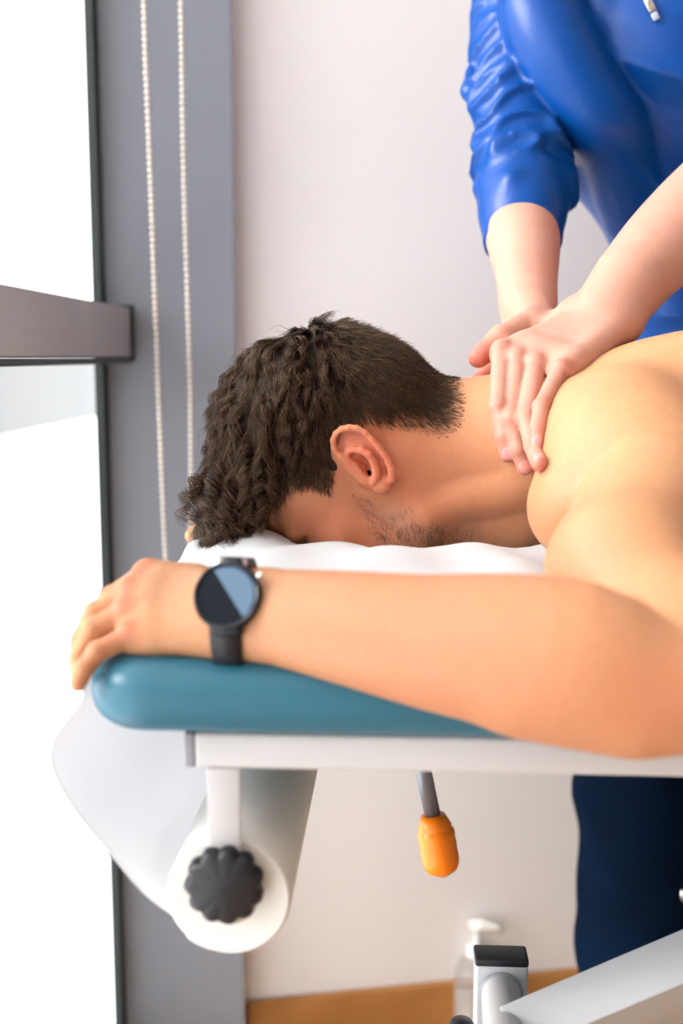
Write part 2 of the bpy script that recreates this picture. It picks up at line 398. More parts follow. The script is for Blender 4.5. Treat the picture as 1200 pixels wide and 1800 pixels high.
# the beaded pull chain of the blind, one loop: two runs that meet low down
ch = empty('blind_chain', (-0.27, 1.62, 1.0), label='cream beaded pull chain hanging in two strands before the grey column', cat='blind chain')
runs = [[(251, -60), (256, 100), (262, 240), (268, 400), (276, 620), (284, 820), (291, 985), (300, 1170)],
        [(317, -60), (320, 100), (322, 240), (326, 400), (331, 560), (335, 700), (336, 850), (330, 1060), (318, 1185)]]
def polyline(pts, step):
    pts = np.array(pts); seg = np.linalg.norm(np.diff(pts, axis=0), axis=1); cum = np.r_[0, np.cumsum(seg)]
    s = np.arange(0, cum[-1], step); return np.stack([np.interp(s, cum, pts[:, i]) for i in range(3)], 1)
loop = [PY(x, y, 1.585) for x, y in runs[0]] + [PY(309, 1200, 1.585)] + [PY(x, y, 1.585) for x, y in runs[1][::-1]]
bpts = polyline(loop, 0.0086)
bm = bmesh.new(); bmesh.ops.create_icosphere(bm, subdivisions=1, radius=0.0041)
bead0 = obj('bead', bm, M_chain, ch); bead0.location = bpts[0]
for p in bpts[1:300]:
    b = bead0.copy(); C.objects.link(b); b.location = p
up_bm = bmesh.new()
for e0, e1 in ((loop[0], loop[1]), (loop[-1], loop[-2])):
    k_ = 1
    while e0[2]+0.0086*k_ < H-0.06:
        bmesh.ops.create_icosphere(up_bm, subdivisions=1, radius=0.0041, matrix=Matrix.Translation(Vector((e0[0], e0[1], e0[2]+0.0086*k_)))); k_ += 1
obj('bead_run', up_bm, M_chain, ch, kind='stuff')
obj('winder', box_bm((0.09, 0.03, 0.05), ((loop[0][0]+loop[-1][0])/2, loop[0][1], H-0.03), 0.006, 3), M_chain, ch)
obj('cord', tube_bm(loop[:9]+loop[9:], 0.0009, 6), M_chain, ch)

# ------------------------------------------------------------------ treatment table
def X3_(x, y, z): return np.array([x, y, z])
TY = math.radians(3.0); td = np.array([math.cos(TY), -math.sin(TY), 0]); tn = np.array([math.sin(TY), math.cos(TY), 0])
T0 = np.array([-0.175, 0.705, 0]); PT, PB = 0.950, 0.900
def T(u, v, z): return T0 + td*u + tn*v + np.array([0, 0, z])
trot = Matrix((tuple(td), tuple(tn), (0, 0, 1))).transposed()
table = empty('treatment_table', (T(0.9, 0.3, 0)[0], T(0.9, 0.3, 0)[1], 0), label='treatment table with a blue vinyl pad on a white metal frame', cat='treatment table')
def tbox(name, c, size, m, bev=0.003, parent=table, rot=None, **k):
    r = trot if rot is None else trot @ rot
    return sharp(obj(name, box_bm(size, T(*c), bev, 3, r), m, parent, **k))
# pad with a face opening (sculpted)
f = Field(axis_lines([(-0.03, 0.75, 0.006), (0.75, 2.0, 0.025)]), axis_lines([(-0.03, 0.66, 0.006)]), axis_lines([(0.88, 0.97, 0.003)]))
def rbox(X, Y, Z, c, h, r):
    qx, qy, qz = np.abs(X-c[0])-h[0]+r, np.abs(Y-c[1])-h[1]+r, np.abs(Z-c[2])-h[2]+r
    return np.sqrt(np.maximum(qx, 0)**2+np.maximum(qy, 0)**2+np.maximum(qz, 0)**2)+np.minimum(np.maximum(np.maximum(qx, qy), qz), 0)-r
def padfn(X, Y, Z):
    rc = 0.045                                     # rounded plan corners
    qx, qy = np.abs(X-0.97)-0.97+rc, np.abs(Y-0.315)-0.315+rc
    pl = np.sqrt(np.maximum(qx, 0)**2+np.maximum(qy, 0)**2)+np.minimum(np.maximum(qx, qy), 0)-rc
    re = 0.022; a = pl+re; b = np.abs(Z-0.925)-0.0255+re
    return (np.sqrt(np.maximum(a, 0)**2+np.maximum(b, 0)**2)+np.minimum(np.maximum(a, b), 0)-re).astype(np.float32)
f.apply((-0.03, -0.03, 0.88), (2.0, 0.66, 0.98), padfn, 0.0)
f.ell((0.20, 0.345, 0.925), (0.115, 0.062, 0.25), 0.01, op='sub')
me, V, Q = f.mesh('pad', 1)
me.transform(Matrix.Translation(Vector(T(0, 0, 0))) @ trot.to_4x4())
link('pad', me, M_vinyl, table)
tbox('side_rail', (0.9925, 0.015+0.02, 0.8865), (1.835, 0.035, 0.025), M_white)
tbox('side_rail', (0.9925, 0.60, 0.8865), (1.835, 0.035, 0.025), M_white)
tbox('rail_end_shade', (0.0715, 0.035, 0.8865), (0.007, 0.034, 0.024), M_midgrey, 0.001, label='end of the white rail, grey to show it in shade')  # end face of the rail; its shade is put into the grey
tbox('cross_bar', (0.097, 0.315, 0.8865), (0.03, 0.53, 0.024), M_white)
tbox('cross_bar', (1.88, 0.315, 0.8865), (0.03, 0.53, 0.024), M_white)
# lifting frame underneath: square post with black cap, round pivot, slanting beam
pc = PY(877, 1661, 0.95)
def wbox(name, c, size, m, bev=0.003, rot=None, parent=table, **k):
    return sharp(obj(name, box_bm(size, c, bev, 3, rot if rot is not None else trot), m, parent, **k))
post_w = 0.047; post_d = 0.026
wbox('post', (pc[0], pc[1]-0.011, (pc[2]-0.007)/2+0.03), (post_w, post_d, pc[2]-0.007-0.06), M_silver)
wbox('post_cap', (pc[0], pc[1]-0.011, pc[2]-0.0045), (post_w+0.001, post_d+0.001, 0.0075), M_black, 0.0025, label='black plastic cap on the post')
wbox('foot_beam', (pc[0]+0.2, pc[1], 0.045), (1.1, 0.06, 0.03), M_white)
wbox('foot_beam', (pc[0]+1.0, pc[1]+0.12, 0.045), (0.06, 0.50, 0.03), M_white)
wbox('foot_beam', (pc[0]-0.03, pc[1]+0.05, 0.015), (0.06, 0.50, 0.03), M_white)
pv = PY(880, 1746, 0.925)
pa = pv; pb = P(887, 1815, 0.90)
obj('pivot_tube', tube_bm([pa+(pa-pb)*0.1, pa, pb, pb+(pb-pa)*1.2], 0.0175, 28), M_white, table)
dcol = pa-pb; dcol /= np.linalg.norm(dcol)
obj('pivot_collar', lathe_bm([(0.0170, -0.004), (0.0198, -0.004), (0.0198, 0.001), (0.0170, 0.001)], (pa[0], pc[1]-0.011-post_d/2, pa[2]), (0, 1, 0), 32), M_midgrey, table, label='dark grey ring round the pivot')
b0 = P(898, 1818, 0.90); b1 = P(1330, 1635, 0.90)
ax_ = (b1-b0)/np.linalg.norm(b1-b0); b1 = b0+ax_*0.62
vdir = np.array([0, -0.62, 0.78]); vdir = vdir-ax_*(vdir@ax_); vdir /= np.linalg.norm(vdir); wdir_ = np.cross(ax_, vdir)
R = Matrix((tuple(ax_), tuple(wdir_), tuple(vdir))).transposed()
mid = (b0+b1)/2
wbox('lift_beam', mid-vdir*0.044, (0.62, 0.038, 0.116), M_silver, 0.0012, rot=R)
# uprights that carry the top
for (u, v) in ((1.0, 0.08), (1.0, 0.55)):
    tbox('upright', (u, v, 0.46), (0.05, 0.05, 0.83), M_white)
tbox('under_frame', (1.0, 0.315, 0.865), (0.05, 0.5, 0.02), M_white)
fk = P(811, 1793, 0.96)
obj('locking_knob', lathe_bm([(0, 0.0), (0.009, -0.001), (0.0115, -0.005), (0.0115, -0.014), (0.006, -0.018), (0.005, -0.045), (0, -0.045)], fk, (0, 0, 1), 20), M_black, table, label='small black domed knob beside the post')
obj('knob_pin', tube_bm([fk-X3_(0, 0, 0.038), np.array([pc[0], pc[1]-0.011, fk[2]-0.038])], 0.004, 10), M_steel, table)

# lever with orange grip under the far side
lv = empty('height_lever', tuple(P(769, 1480, 1.12)), label='orange grip on a grey rod hanging under the table', cat='lever')
a = P(740, 1335, 1.12); g0 = P(762, 1442, 1.12); g1 = P(774, 1512, 1.12)
top = a + np.array([0, 0, 0.0]); top2 = np.array([a[0]-0.012, a[1], 0.90])
obj('rod', tube_bm([top2, a, g0], 0.0082, 16), M_steel, lv)
gl = np.linalg.norm(g1-g0); prof = [(0, -0.004)]
for i in range(12):
    t = i/11; h = t*(gl+0.022)-0.006; r = 0.0190*min(1, 0.62+1.6*min(t, 0.35)) * (math.sqrt(max(0.02, 1-((t-0.75)/0.26)**2)) if t > 0.75 else 1)
    prof.append((r, h))
    if i in (2, 4, 6): prof.append((r*0.98, h+0.002)); prof.append((r*0.98, h+0.0035))
prof.append((0, gl+0.017))
obj('grip', lathe_bm(prof, g0, g1-g0, 28), M_orange, lv, label='ribbed orange plastic grip')

# paper roll on its holder
rc = PY(402, 1575, 0.728)
RR = 0.0435; roll = empty('paper_roll', tuple(rc), label='white paper roll hung under the head end of the table', cat='paper roll')
pr = [(0.021, 0.0), (RR-0.002, -0.001), (RR, 0.002), (RR, 0.52), (0.021, 0.52), (0.021, 0.0)]
sharp(obj('paper_winding', lathe_bm(pr, rc, tn, 72), M_rollp, roll))
sharp(obj('cardboard_core', lathe_bm([(0.0208, 0.001), (0.0188, 0.001), (0.0188, 0.519), (0.0208, 0.519)], rc, tn, 40), mat('cardboard', (0.5, 0.38, 0.26), 0.8), roll))
hold = empty('roll_holder', tuple(rc+np.array([0, 0, 0.12])), label='white bracket and black scalloped knob that hold the paper roll', cat='roll holder')
kc = rc - tn*0.022 + np.array([0, 0, 0.0])
kc = PY(391, 1565, kc[1])
def lob(t, h): return 1+0.065*abs(math.cos(t*5.5))**0.8-0.03
kp = [(0, 0.0), (0.0215, 0.0), (0.0245, 0.002), (0.0262, 0.005), (0.0262, 0.013), (0.0245, 0.016), (0.012, 0.017), (0.012, 0.03), (0, 0.03)]
sharp(obj('knob', lathe_bm(kp, kc, tn, 132, mod=lambda t, h: 1+(0.12*(abs(math.cos(t*5.5))-0.6) if 0.001 < h < 0.0165 else 0)), M_black, hold, label='black scalloped knob'), 50)
bt = PY(395, 1340, 0.725)
bz0, bz1 = kc[2]-0.016, 0.8740
bc = (bt+kc)/2
bx = np.array([kc[0]+0.0005, rc[1]-0.0085, (bz0+bz1)/2])
wbox('bracket', bx, (0.0225, 0.004, bz1-bz0), M_white, 0.001, parent=hold)
wbox('bracket', bx+tn*0.535, (0.0225, 0.004, bz1-bz0), M_white, 0.001, parent=hold)
obj('axle', tube_bm([kc+tn*0.02, rc+tn*0.54], 0.006, 12), M_steel, hold)

# the paper sheet: up from the roll, over the head end, along the pad, bunched round the face
face_c = (0.250, 0.345)
def sheet_z(u, v):
    du = (u-face_c[0])/0.165; dv = (v-face_c[1])/0.100
    r = np.sqrt(du*du+dv*dv)
    ring = 0.036*np.exp(-((r-1.12)/0.42)**2)
    fold = 0.0035*np.sin(38*u+9*np.sin(14*v))*np.exp(-((r-1.4)/0.7)**2) + 0.003*np.sin(70*(u+0.35*v)+2*np.sin(30*v))*np.exp(-((r-1.3)/0.5)**2)
    return PT+0.0022+ring+fold*(ring > 0.002) + 0.0008*np.sin(23*u+5*v)
prof = []                                          # profile at the end: (u, z), from the roll to the pad
rl = np.array([np.dot(rc-T0, td), rc[2]])          # roll centre in (u, z)
for t in np.linspace(-1.9, -2.70, 8): prof.append((rl[0]+(RR+0.0006)*math.cos(t), rl[1]+(RR+0.0006)*math.sin(t)))
def uz(px, py, v=0.03):
    p = PY(px, py, T(0, v, 0)[1]); return (np.dot(p-T0, td), p[2])
prof += [uz(245, 1572), uz(196, 1500), uz(150, 1440), uz(118, 1385), uz(100, 1335), uz(103, 1295), uz(122, 1255), uz(140, 1228)]
prof += [(-0.0075, 0.928), (-0.004, 0.941), (0.004, 0.949)]
prof = np.array(prof); pu = np.concatenate([np.interp(np.linspace(0, 1, 70), np.linspace(0, 1, len(prof)), prof[:, 0])]); pz = np.interp(np.linspace(0, 1, 70), np.linspace(0, 1, len(prof)), prof[:, 1])
for _ in range(3):
    pu[1:-1] = (pu[:-2]+pu[2:]+2*pu[1:-1])/4; pz[1:-1] = (pz[:-2]+pz[2:]+2*pz[1:-1])/4
vs, fs = [], []
vv = np.linspace(0.031, 0.52, 60); us = np.r_[np.arange(0.012, 0.62, 0.006)]
nu = len(pu)+len(us)
for j, v in enumerate(vv):
    for i in range(nu):
        if i < len(pu):
            t = i/len(pu); fr = math.sin(math.pi*min(1, t*1.02))
            off = 0.006*math.sin(9*v*2+3*t*4)*fr + 0.004*math.sin(31*v+11*t)*fr
            vs.append(T(pu[i]-off*0.8, v+0.01*0, pz[i]+off*0.3))
        else:
            u = us[i-len(pu)]; va = 0.095+ (v-0.02)*0.90      # the sheet narrows to the middle on the pad
            k_ = min(1, (u-0.012)/0.06); vb = v*(1-k_)+va*k_
            vb += 0.012*k_*math.sin(7*u+1)
            vs.append(T(u, vb, float(sheet_z(u, vb))))
hole = []
for j in range(len(vv)-1):
    for i in range(nu-1):
        a = j*nu+i
        c = (np.array(vs[a])+np.array(vs[a+nu+1]))/2 - T0; cu, cv = c@td, c@tn
        if i >= len(pu) and ((cu-face_c[0])/0.140)**2+((cv-face_c[1])/0.060)**2 < 1: continue
        fs.append((a, a+1, a+nu+1, a+nu))
me = mesh('paper_sheet', vs, fs)
sh = link('paper_sheet', me, M_paper); setp(sh, 'white paper sheet bunched under the face and hanging from the table end to the roll', 'paper sheet')
so = sh.modifiers.new('t', 'SOLIDIFY'); so.thickness = 0.0006; so.offset = 1

# ------------------------------------------------------------------ heads
def head_basis(o, fwd, up):
    f_ = np.array(fwd, float); f_ /= np.linalg.norm(f_); u = np.array(up, float); u -= f_*(u@f_); u /= np.linalg.norm(u)
    r = np.cross(f_, u); return np.array(o, float), np.array([f_, r, u])     # rows: forward, right, up
def head(F, O, B):
    def W(x, y, z): return O + x*B[0] + y*B[1] + z*B[2]
    def E(c, r, k, op='add', R=None): F.ell(W(*c), r, k, B if R is None else R@B, op)
    E((-0.010, 0, 0.048), (0.098, 0.076, 0.084), 0.01)
    E((-0.050, 0, 0.010), (0.060, 0.062, 0.060), 0.03)
    E((0.045, 0, 0.050), (0.050, 0.062, 0.052), 0.03)
    E((0.045, 0, -0.015), (0.050, 0.060, 0.062), 0.03)
    for s in (-1, 1):
        E((0.066, 0.046*s, -0.006), (0.022, 0.016, 0.016), 0.02)              # cheekbone
        F.cone(W(0.002, 0.060*s, -0.020), W(0.018, 0.054*s, -0.066), 0.013, 0.014, 0.022)
        F.cone(W(0.018, 0.054*s, -0.066), W(0.078, 0.018*s, -0.092), 0.014, 0.014, 0.022)
        E((0.050, 0.040*s, -0.050), (0.028, 0.020, 0.032), 0.02)
        E((0.084, 0.031*s, 0.034), (0.010, 0.020, 0.007), 0.012)              # brow
        E((0.094, 0.033*s, 0.014), (0.012, 0.016, 0.010), 0.010, 'sub')
        E((0.080, 0.033*s, 0.012), (0.0125, 0.0145, 0.0115), 0.004)           # closed lid
        F.cone(W(0.089, 0.019*s, 0.0095), W(0.083, 0.047*s, 0.0085), 0.0016, 0.0016, 0.002)
        E((0.107, 0.013*s, -0.026), (0.010, 0.008, 0.008), 0.007)             # nostril wing
    E((0.072, 0, -0.088), (0.026, 0.026, 0.022), 0.02)
    F.cone(W(0.092, 0, 0.022), W(0.117, 0, -0.018), 0.008, 0.0105, 0.012)
    E((0.117, 0, -0.022), (0.012, 0.011, 0.010), 0.006)
    E((0.091, 0, -0.050), (0.014, 0.026, 0.013), 0.012)
    F.cone(W(0.098, -0.018, -0.049), W(0.098, 0.018, -0.049), 0.0055, 0.0055, 0.004)
    F.cone(W(0.096, -0.015, -0.060), W(0.096, 0.015, -0.060), 0.0062, 0.0062, 0.004)
    return W
# ear drawn on a plane: zoom coordinates of the profile photograph, h metres out from the head
def ear(F, Wf, side):
    # Wf(x, y, z): head-local -> world; zoom px -> head-local
    def e(zx, zy, h=0.0):
        dx, dy = (zx/7.5+560-645), (zy/7.5+720-825)
        x = (dx*-.42+dy*.906)/1960; z = (dx*-.906-dy*.42)/1960
        r = ((zx-450)*.64+(zy-770)*-.77)/7.5/1960
        lift = 0.0725 + 0.004 + 0.30*max(r, -0.004)
        return Wf(x, side*(lift+h), z)
    # plate
    c = e(600, 590, -0.0035); a1 = e(880, 1050, -0.0035)-e(320, 250, -0.0035); a1 /= np.linalg.norm(a1)
    a2 = e(850, 420, -0.0035)-e(380, 760, -0.0035); a2 -= a1*(a1@a2); a2 /= np.linalg.norm(a2); a3 = np.cross(a1, a2)
    F.ell(c, (0.0300, 0.0170, 0.0032), 0.003, np.array([a1, a2, a3]))
    F.cone(e(330, 560, -0.007), e(620, 900, -0.009), 0.009, 0.008, 0.006)       # attachment to the head
    F.ell(e(600, 660, -0.010), (0.016, 0.011, 0.012), 0.006, np.array([a1, a2, a3]))
    hel = [(600, 742, -0.006), (500, 722, -0.0022), (390, 668, 0.0), (285, 595, 0.001), (205, 500, 0.0016), (196, 400, 0.0018), (232, 312, 0.0020),
           (305, 252, 0.0022), (400, 230, 0.0022), (500, 240, 0.0022), (600, 296, 0.0024), (690, 378, 0.0024), (775, 475, 0.0024), (850, 570, 0.0022),
           (910, 670, 0.0020), (950, 780, 0.0016), (960, 890, 0.0008)]
    rr = [.0018, .0024, .0026, .0028, .0028, .0028, .0029, .0029, .0029, .0029, .0029, .0029, .0030, .0031, .0032, .0034, .0038]
    F.chain([e(*p) for p in hel], rr, 0.0018)
    F.ell(e(860, 960, -0.001), (0.0078, 0.0068, 0.0042), 0.004, np.array([a1, a2, a3]))   # lobe
    F.ell(e(800, 1020, -0.002), (0.0070, 0.0058, 0.0040), 0.004, np.array([a1, a2, a3]))
    # fossa between helix and antihelix, concha bowl
    F.cone(e(340, 350, 0.0018), e(560, 350, 0.0018), 0.0040, 0.0034, 0.0025, 'sub')
    F.cone(e(300, 380, 0.0018), e(315, 510, 0.0015), 0.0038, 0.0036, 0.0025, 'sub')
    F.cone(e(600, 390, 0.0022), e(820, 650, 0.0028), 0.0028, 0.0020, 0.002, 'sub')
    ant = [(400, 560, 0.000), (480, 520, 0.0012), (570, 520, 0.0018), (650, 575, 0.0022), (715, 670, 0.0022), (755, 780, 0.0018), (760, 870, 0.0012), (720, 945, 0.0002)]
    F.chain([e(*p) for p in ant], [.0024, .0030, .0034, .0036, .0036, .0038, .0040, .0036], 0.002)
    F.cone(e(470, 620, 0.001), e(600, 680, 0.0), 0.0044, 0.0055, 0.002, 'sub')
    F.cone(e(600, 680, -0.001), e(650, 780, -0.003), 0.0060, 0.0050, 0.002, 'sub')
    F.cone(e(650, 800, -0.002), e(680, 890, -0.005), 0.0036, 0.0028, 0.0015, 'sub')
    F.cone(e(655, 850, -0.004), e(640, 850, -0.022), 0.0032, 0.0022, 0.0015, 'sub')
    F.chain([e(*p) for p in hel[:4]], rr[:4], 0.0018)
    F.cone(e(560, 800, -0.004), e(628, 905, -0.0035), 0.0030, 0.0034, 0.003)              # tragus
    F.cone(e(640, 930, -0.004), e(700, 985, -0.004), 0.0030, 0.0034, 0.003)
    return e

# hand: joints given in world space; f = list of four fingers [mcp, pip, dip, tip], thumb = [cmc, mcp, ip, tip]
def hand(F, wrist, fingers, thumb, n, rs=1.0, wr=0.027, palm_r=0.0125, k=0.0015, thick=None):
    """n: direction out of the back of the hand"""
    n = np.array(n, float); n /= np.linalg.norm(n); nails = []
    base_r = [0.0098, 0.0100, 0.0094, 0.0084]
    mc = [np.array(f_[0]) for f_ in fingers]; w_ = np.array(wrist)
    ac = mc[3]-mc[0]; ac /= np.linalg.norm(ac)
    for i, m in enumerate(mc):                     # metacarpal bed
        ws = w_ + ac*(i-1.5)*0.0105
        F.cone(ws - n*0.004, m - n*0.0045, 0.0150*rs, palm_r*rs, 0.016)
        F.cone(ws + n*0.0055, m + n*0.0026, 0.0048*rs, 0.0058*rs, 0.0045)           # tendon
    for i in range(3):
        F.cone((mc[i]*0.8+w_*0.2)-n*0.004, (mc[i+1]*0.8+w_*0.2)-n*0.004, 0.012*rs, 0.012*rs, 0.010)
    for i in range(3):                             # dips between the knuckles
        g_ = (mc[i]+mc[i+1])/2+n*0.0125; fd = (np.array(fingers[i][1])-mc[i]); fd /= np.linalg.norm(fd)
        F.cone(g_-fd*0.012+n*0.003, g_+fd*0.012-n*0.001, 0.0042*rs, 0.0052*rs, 0.006, 'sub')
    for i, f_ in enumerate(fingers):
        p = [np.array(q, float) for q in f_]; r = base_r[i]*rs
        F.ell(p[0]+n*0.0028, (r*0.98, r*0.98, r*0.95), 0.0045)                     # knuckle
        F.cone(p[0], p[1], r*0.96, r*0.84, k)
        F.cone(p[1], p[2], r*0.85, r*0.78, 0.0008)
        F.cone(p[2], p[3], r*0.78, r*0.70, 0.0008)
        for q, s in ((p[1], 0.97), (p[2], 0.86)):
            F.ell(q+n*0.0006, (r*s*0.96, r*s*0.96, r*s*0.96), 0.0012)
        d = p[3]-p[2]; d /= np.linalg.norm(d); nn = n - d*(n@d)
        dm = p[2]-p[1]; dm /= np.linalg.norm(dm)
        nails.append((p[3], d, r*0.70))
    if thumb is not None:
        t = [np.array(q, float) for q in thumb]
        F.cone(w_-n*0.003, t[0], 0.016*rs, 0.016*rs, 0.014)
        F.cone(t[0], t[1], 0.0165*rs, 0.0125*rs, 0.012)
        F.cone(t[1], t[2], 0.0118*rs, 0.0108*rs, 0.004)
        F.cone(t[2], t[3], 0.0108*rs, 0.0085*rs, 0.003)
        d = t[3]-t[2]; d /= np.linalg.norm(d); nails.append((t[3], d, 0.0088*rs))
    return nails
def nail(F, tip, d, r, n):
    n = np.array(n, float); n = n-d*(n@d); n /= np.linalg.norm(n); s = np.cross(d, n)
    c = tip - d*0.0020 + n*(r*0.90)
    F.ell(c, (0.0066, r*0.74, 0.0019), 0.0003, np.array([d, s, n]))
    return c

# ------------------------------------------------------------------ the patient
can = P(645, 825, 0.985)                           # near ear canal
O_h = can + np.array([0, 0.0735, 0]); O_h, B_h = head_basis(O_h, (-.42, 0, -.906), (-.906, 0, .42))
B_h[1] = np.cross(B_h[0], B_h[2])                  # right = away from the camera
if B_h[1][1] < 0: B_h[1] = -B_h[1]
xs = axis_lines([(-0.24, -0.005, 0.0021), (-0.005, 0.060, 0.00115), (0.060, 0.36, 0.0021), (0.36, 0.45, 0.006), (0.45, 1.75, 0.02)])
ys = axis_lines([(0.60, 0.93, 0.0023), (0.93, 0.955, 0.002), (0.955, 1.00, 0.0011), (1.00, 1.12, 0.0026), (1.12, 1.34, 0.005)])
zs = axis_lines([(0.86, 1.015, 0.0022), (1.015, 1.105, 0.00115), (1.105, 1.23, 0.0025)])
F = Field(xs, ys, zs)
Wh = head(F, O_h, B_h)
# neck
nb = np.array([0.225, 1.050, 1.062])
F.cone(Wh(-0.028, 0, -0.010), nb, 0.056, 0.066, 0.020)
F.cone(Wh(-0.040, 0, -0.035), nb+np.array([0.02, 0, 0.018]), 0.044, 0.054, 0.020)
F.cone(Wh(0.030, 0, -0.070), nb+np.array([0.0, 0, -0.030]), 0.040, 0.058, 0.025)                 # throat
F.cone(Wh(-0.020, -0.046, -0.030), P(900, 925, 1.04), 0.0150, 0.022, 0.03)                       # neck muscle near side
F.schain([P(735, 905, 1.012), P(800, 880, 1.014), P(870, 868, 1.015), P(925, 845, 1.012)], [0.006, 0.008, 0.009, 0.010], 0.018)
# torso
def X3(x, y, z): return np.array([x, y, z])
F.ell((0.50, 1.045, 1.060), (0.27, 0.165, 0.108), 0.03)
F.ell((0.42, 1.045, 1.105), (0.19, 0.150, 0.068), 0.04)
F.ell((0.80, 1.04, 1.045), (0.28, 0.150, 0.092), 0.04)
F.ell((1.08, 1.03, 1.045), (0.17, 0.165, 0.100), 0.05)
for s in (-1, 1):                                  # legs
    F.chain([(1.12, 1.03+0.085*s, 1.035), (1.42, 1.02+0.09*s, 1.015), (1.60, 1.01+0.09*s, 1.005), (1.74, 1.01+0.09*s, 1.00)], [0.085, 0.062, 0.055, 0.05], 0.03)
# trapezius and shoulders
F.cone((0.17, 1.03, 1.075), P(1100, 745, 0.95), 0.045, 0.045, 0.04)
F.cone((0.21, 1.08, 1.085), (0.36, 1.20, 1.07), 0.05, 0.06, 0.04)
F.cone(nb+X3(0.03, 0, 0.025), (0.42, 1.05, 1.12), 0.052, 0.05, 0.04)
F.ell(P(1095, 790, 0.93), (0.070, 0.070, 0.062), 0.03)
F.ell(P(1018, 893, 0.905), (0.042, 0.045, 0.043), 0.02)                                           # front of the shoulder
F.ell(P(1150, 860, 0.90), (0.080, 0.065, 0.060), 0.03)
F.ell(P(1230, 700, 1.0), (0.090, 0.060, 0.050), 0.04)
# near upper arm and forearm
sh_ = P(1150, 890, 0.86); elb = P(1222, 1195, 0.690)
F.cone(sh_, P(1098, 1005, 0.775), 0.056, 0.053, 0.006)
F.cone(P(1098, 1005, 0.775), elb, 0.053, 0.042, 0.012)
F.ell(P(1215, 1150, 0.70), (0.060, 0.042, 0.052), 0.02)
fa = [P(1215, 1215, 0.672), P(1130, 1200, 0.674), P(1010, 1160, 0.683), P(880, 1142, 0.695), P(760, 1128, 0.708), P(640, 1108, 0.722), P(540, 1092, 0.736), P(450, 1080, 0.750)]
F.schain(fa, [0.038, 0.041, 0.0485, 0.0470, 0.0425, 0.0375, 0.0335, 0.0300], 0.003)
F.cone(P(1100, 1250, 0.675), P(930, 1200, 0.690), 0.024, 0.030, 0.02)
# near hand
wr = P(398, 1077, 0.752)
hn = np.array([-0.35, -0.72, 0.60])
F.cone(P(450, 1080, 0.750), wr, 0.0300, 0.0265, 0.010, flat=(hn, 1.15))
fing = [[P(262, 1008, 0.798), P(198, 1050, 0.800), P(160, 1090, 0.800), P(140, 1135, 0.797)],
        [P(236, 1036, 0.783), P(170, 1078, 0.782), P(144, 1125, 0.780), P(137, 1168, 0.776)],
        [P(226, 1072, 0.767), P(165, 1106, 0.764), P(141, 1152, 0.762), P(139, 1185, 0.758)],
        [P(232, 1115, 0.750), P(172, 1146, 0.742), P(148, 1176, 0.738), P(137, 1202, 0.736)]]
n1 = hand(F, wr, fing, [P(345, 1040, 0.80), P(300, 1045, 0.83), P(255, 1075, 0.845), P(215, 1110, 0.845)], hn)
# far arm: upper arm, forearm and a hand resting beyond the head
F.ell((0.36, 1.215, 1.055), (0.075, 0.06, 0.06), 0.03)
F.chain([(0.36, 1.235, 1.04), (0.30, 1.285, 0.998), (0.12, 1.275, 0.985), (-0.02, 1.25, 0.980)], [0.054, 0.040, 0.036, 0.026], 0.02)
fh = [P(345, 968, 1.19), P(330, 955, 1.16)]
w2 = np.array([-0.035, 1.235, 0.974])
f2 = [[(-0.100, 1.195+0.020*i, 0.964), (-0.130, 1.188+0.021*i, 0.962), (-0.149, 1.185+0.022*i, 0.9605), (-0.163, 1.183+0.022*i, 0.958)] for i in range(4)]
hand(F, w2, f2, [(-0.05, 1.200, 0.966), (-0.075, 1.178, 0.963), (-0.100, 1.168, 0.961), (-0.122, 1.164, 0.959)], (0, 0, 1))
e_near = ear(F, Wh, -1)
ear(F, Wh, 1)
me, V, Q = F.mesh('patient_body', 1)
del F
# head-local coordinates and colour zones
Lh = (V-O_h)@B_h.T
def prj(V):                                        # world -> photo pixels (used for zones that were measured there)
    q = V-np.array([0, 0, CAMZ]); d = q[:, 1]*CP - q[:, 2]*SP; u = q[:, 1]*SP + q[:, 2]*CP
    return 600+q[:, 0]/d*FPX, 900-u/d*FPX
def side_px(L):                                    # head-local -> profile drawing coordinates (both sides of the head)
    x, z = L[:, 0]*1960, L[:, 2]*1960
    return 645 + (-.42*x - .906*z), 825 + (.906*x - .42*z)
def inpoly(x, y, poly):
    r = np.zeros(len(x), bool); n = len(poly)
    for i in range(n):
        x1, y1 = poly[i]; x2, y2 = poly[(i+1) % n]
        c = ((y1 > y) != (y2 > y)); xi = (x2-x1)*(y-y1)/((y2-y1) if y2 != y1 else 1e-9)+x1
        r ^= c & (x < xi)
    return r
sx, sy = side_px(Lh); nearhead = (np.abs(Lh[:, 1]) < 0.11) & (Lh[:, 2] > -0.13) & (Lh[:, 2] < 0.16) & (np.abs(Lh[:, 0]) < 0.16)
def sstep0(a, b, x): return np.clip((x-a)/(b-a), 0, 1)
red = np.zeros(len(V)); stub = np.zeros(len(V)); nl = np.zeros(len(V))
earc = e_near(600, 600)
red += 0.75*np.exp(-(((V-earc)**2).sum(1))/0.030**2)*(V[:, 1] < earc[1]+0.016)
for zx, zy, q in ((420, 380, 0.5), (540, 640, 0.7), (900, 900, 0.5)): red += q*blob(V, e_near(zx, zy), 0.008)
red += 0.45*nearhead*np.exp(-((sx-560)/120)**2-((sy-930)/60)**2)
for f_ in fing: red += 0.75*blob(V, f_[0]+hn*0.010, 0.011) + 0.4*blob(V, f_[1], 0.010)
red += 0.4*blob(V, P(1150, 1230, 0.64), 0.035)
red += 0.42*np.clip(1-np.abs(V[:, 0]-0.06)/0.16, 0, 1)*sstep0(1.16, 1.08, V[:, 2])
stub += 0.55*nearhead*np.exp(-((sx-(640+(sy-870)*1.2))/45)**2)*np.clip((sy-865)/40, 0, 1)*(sy < 1010)
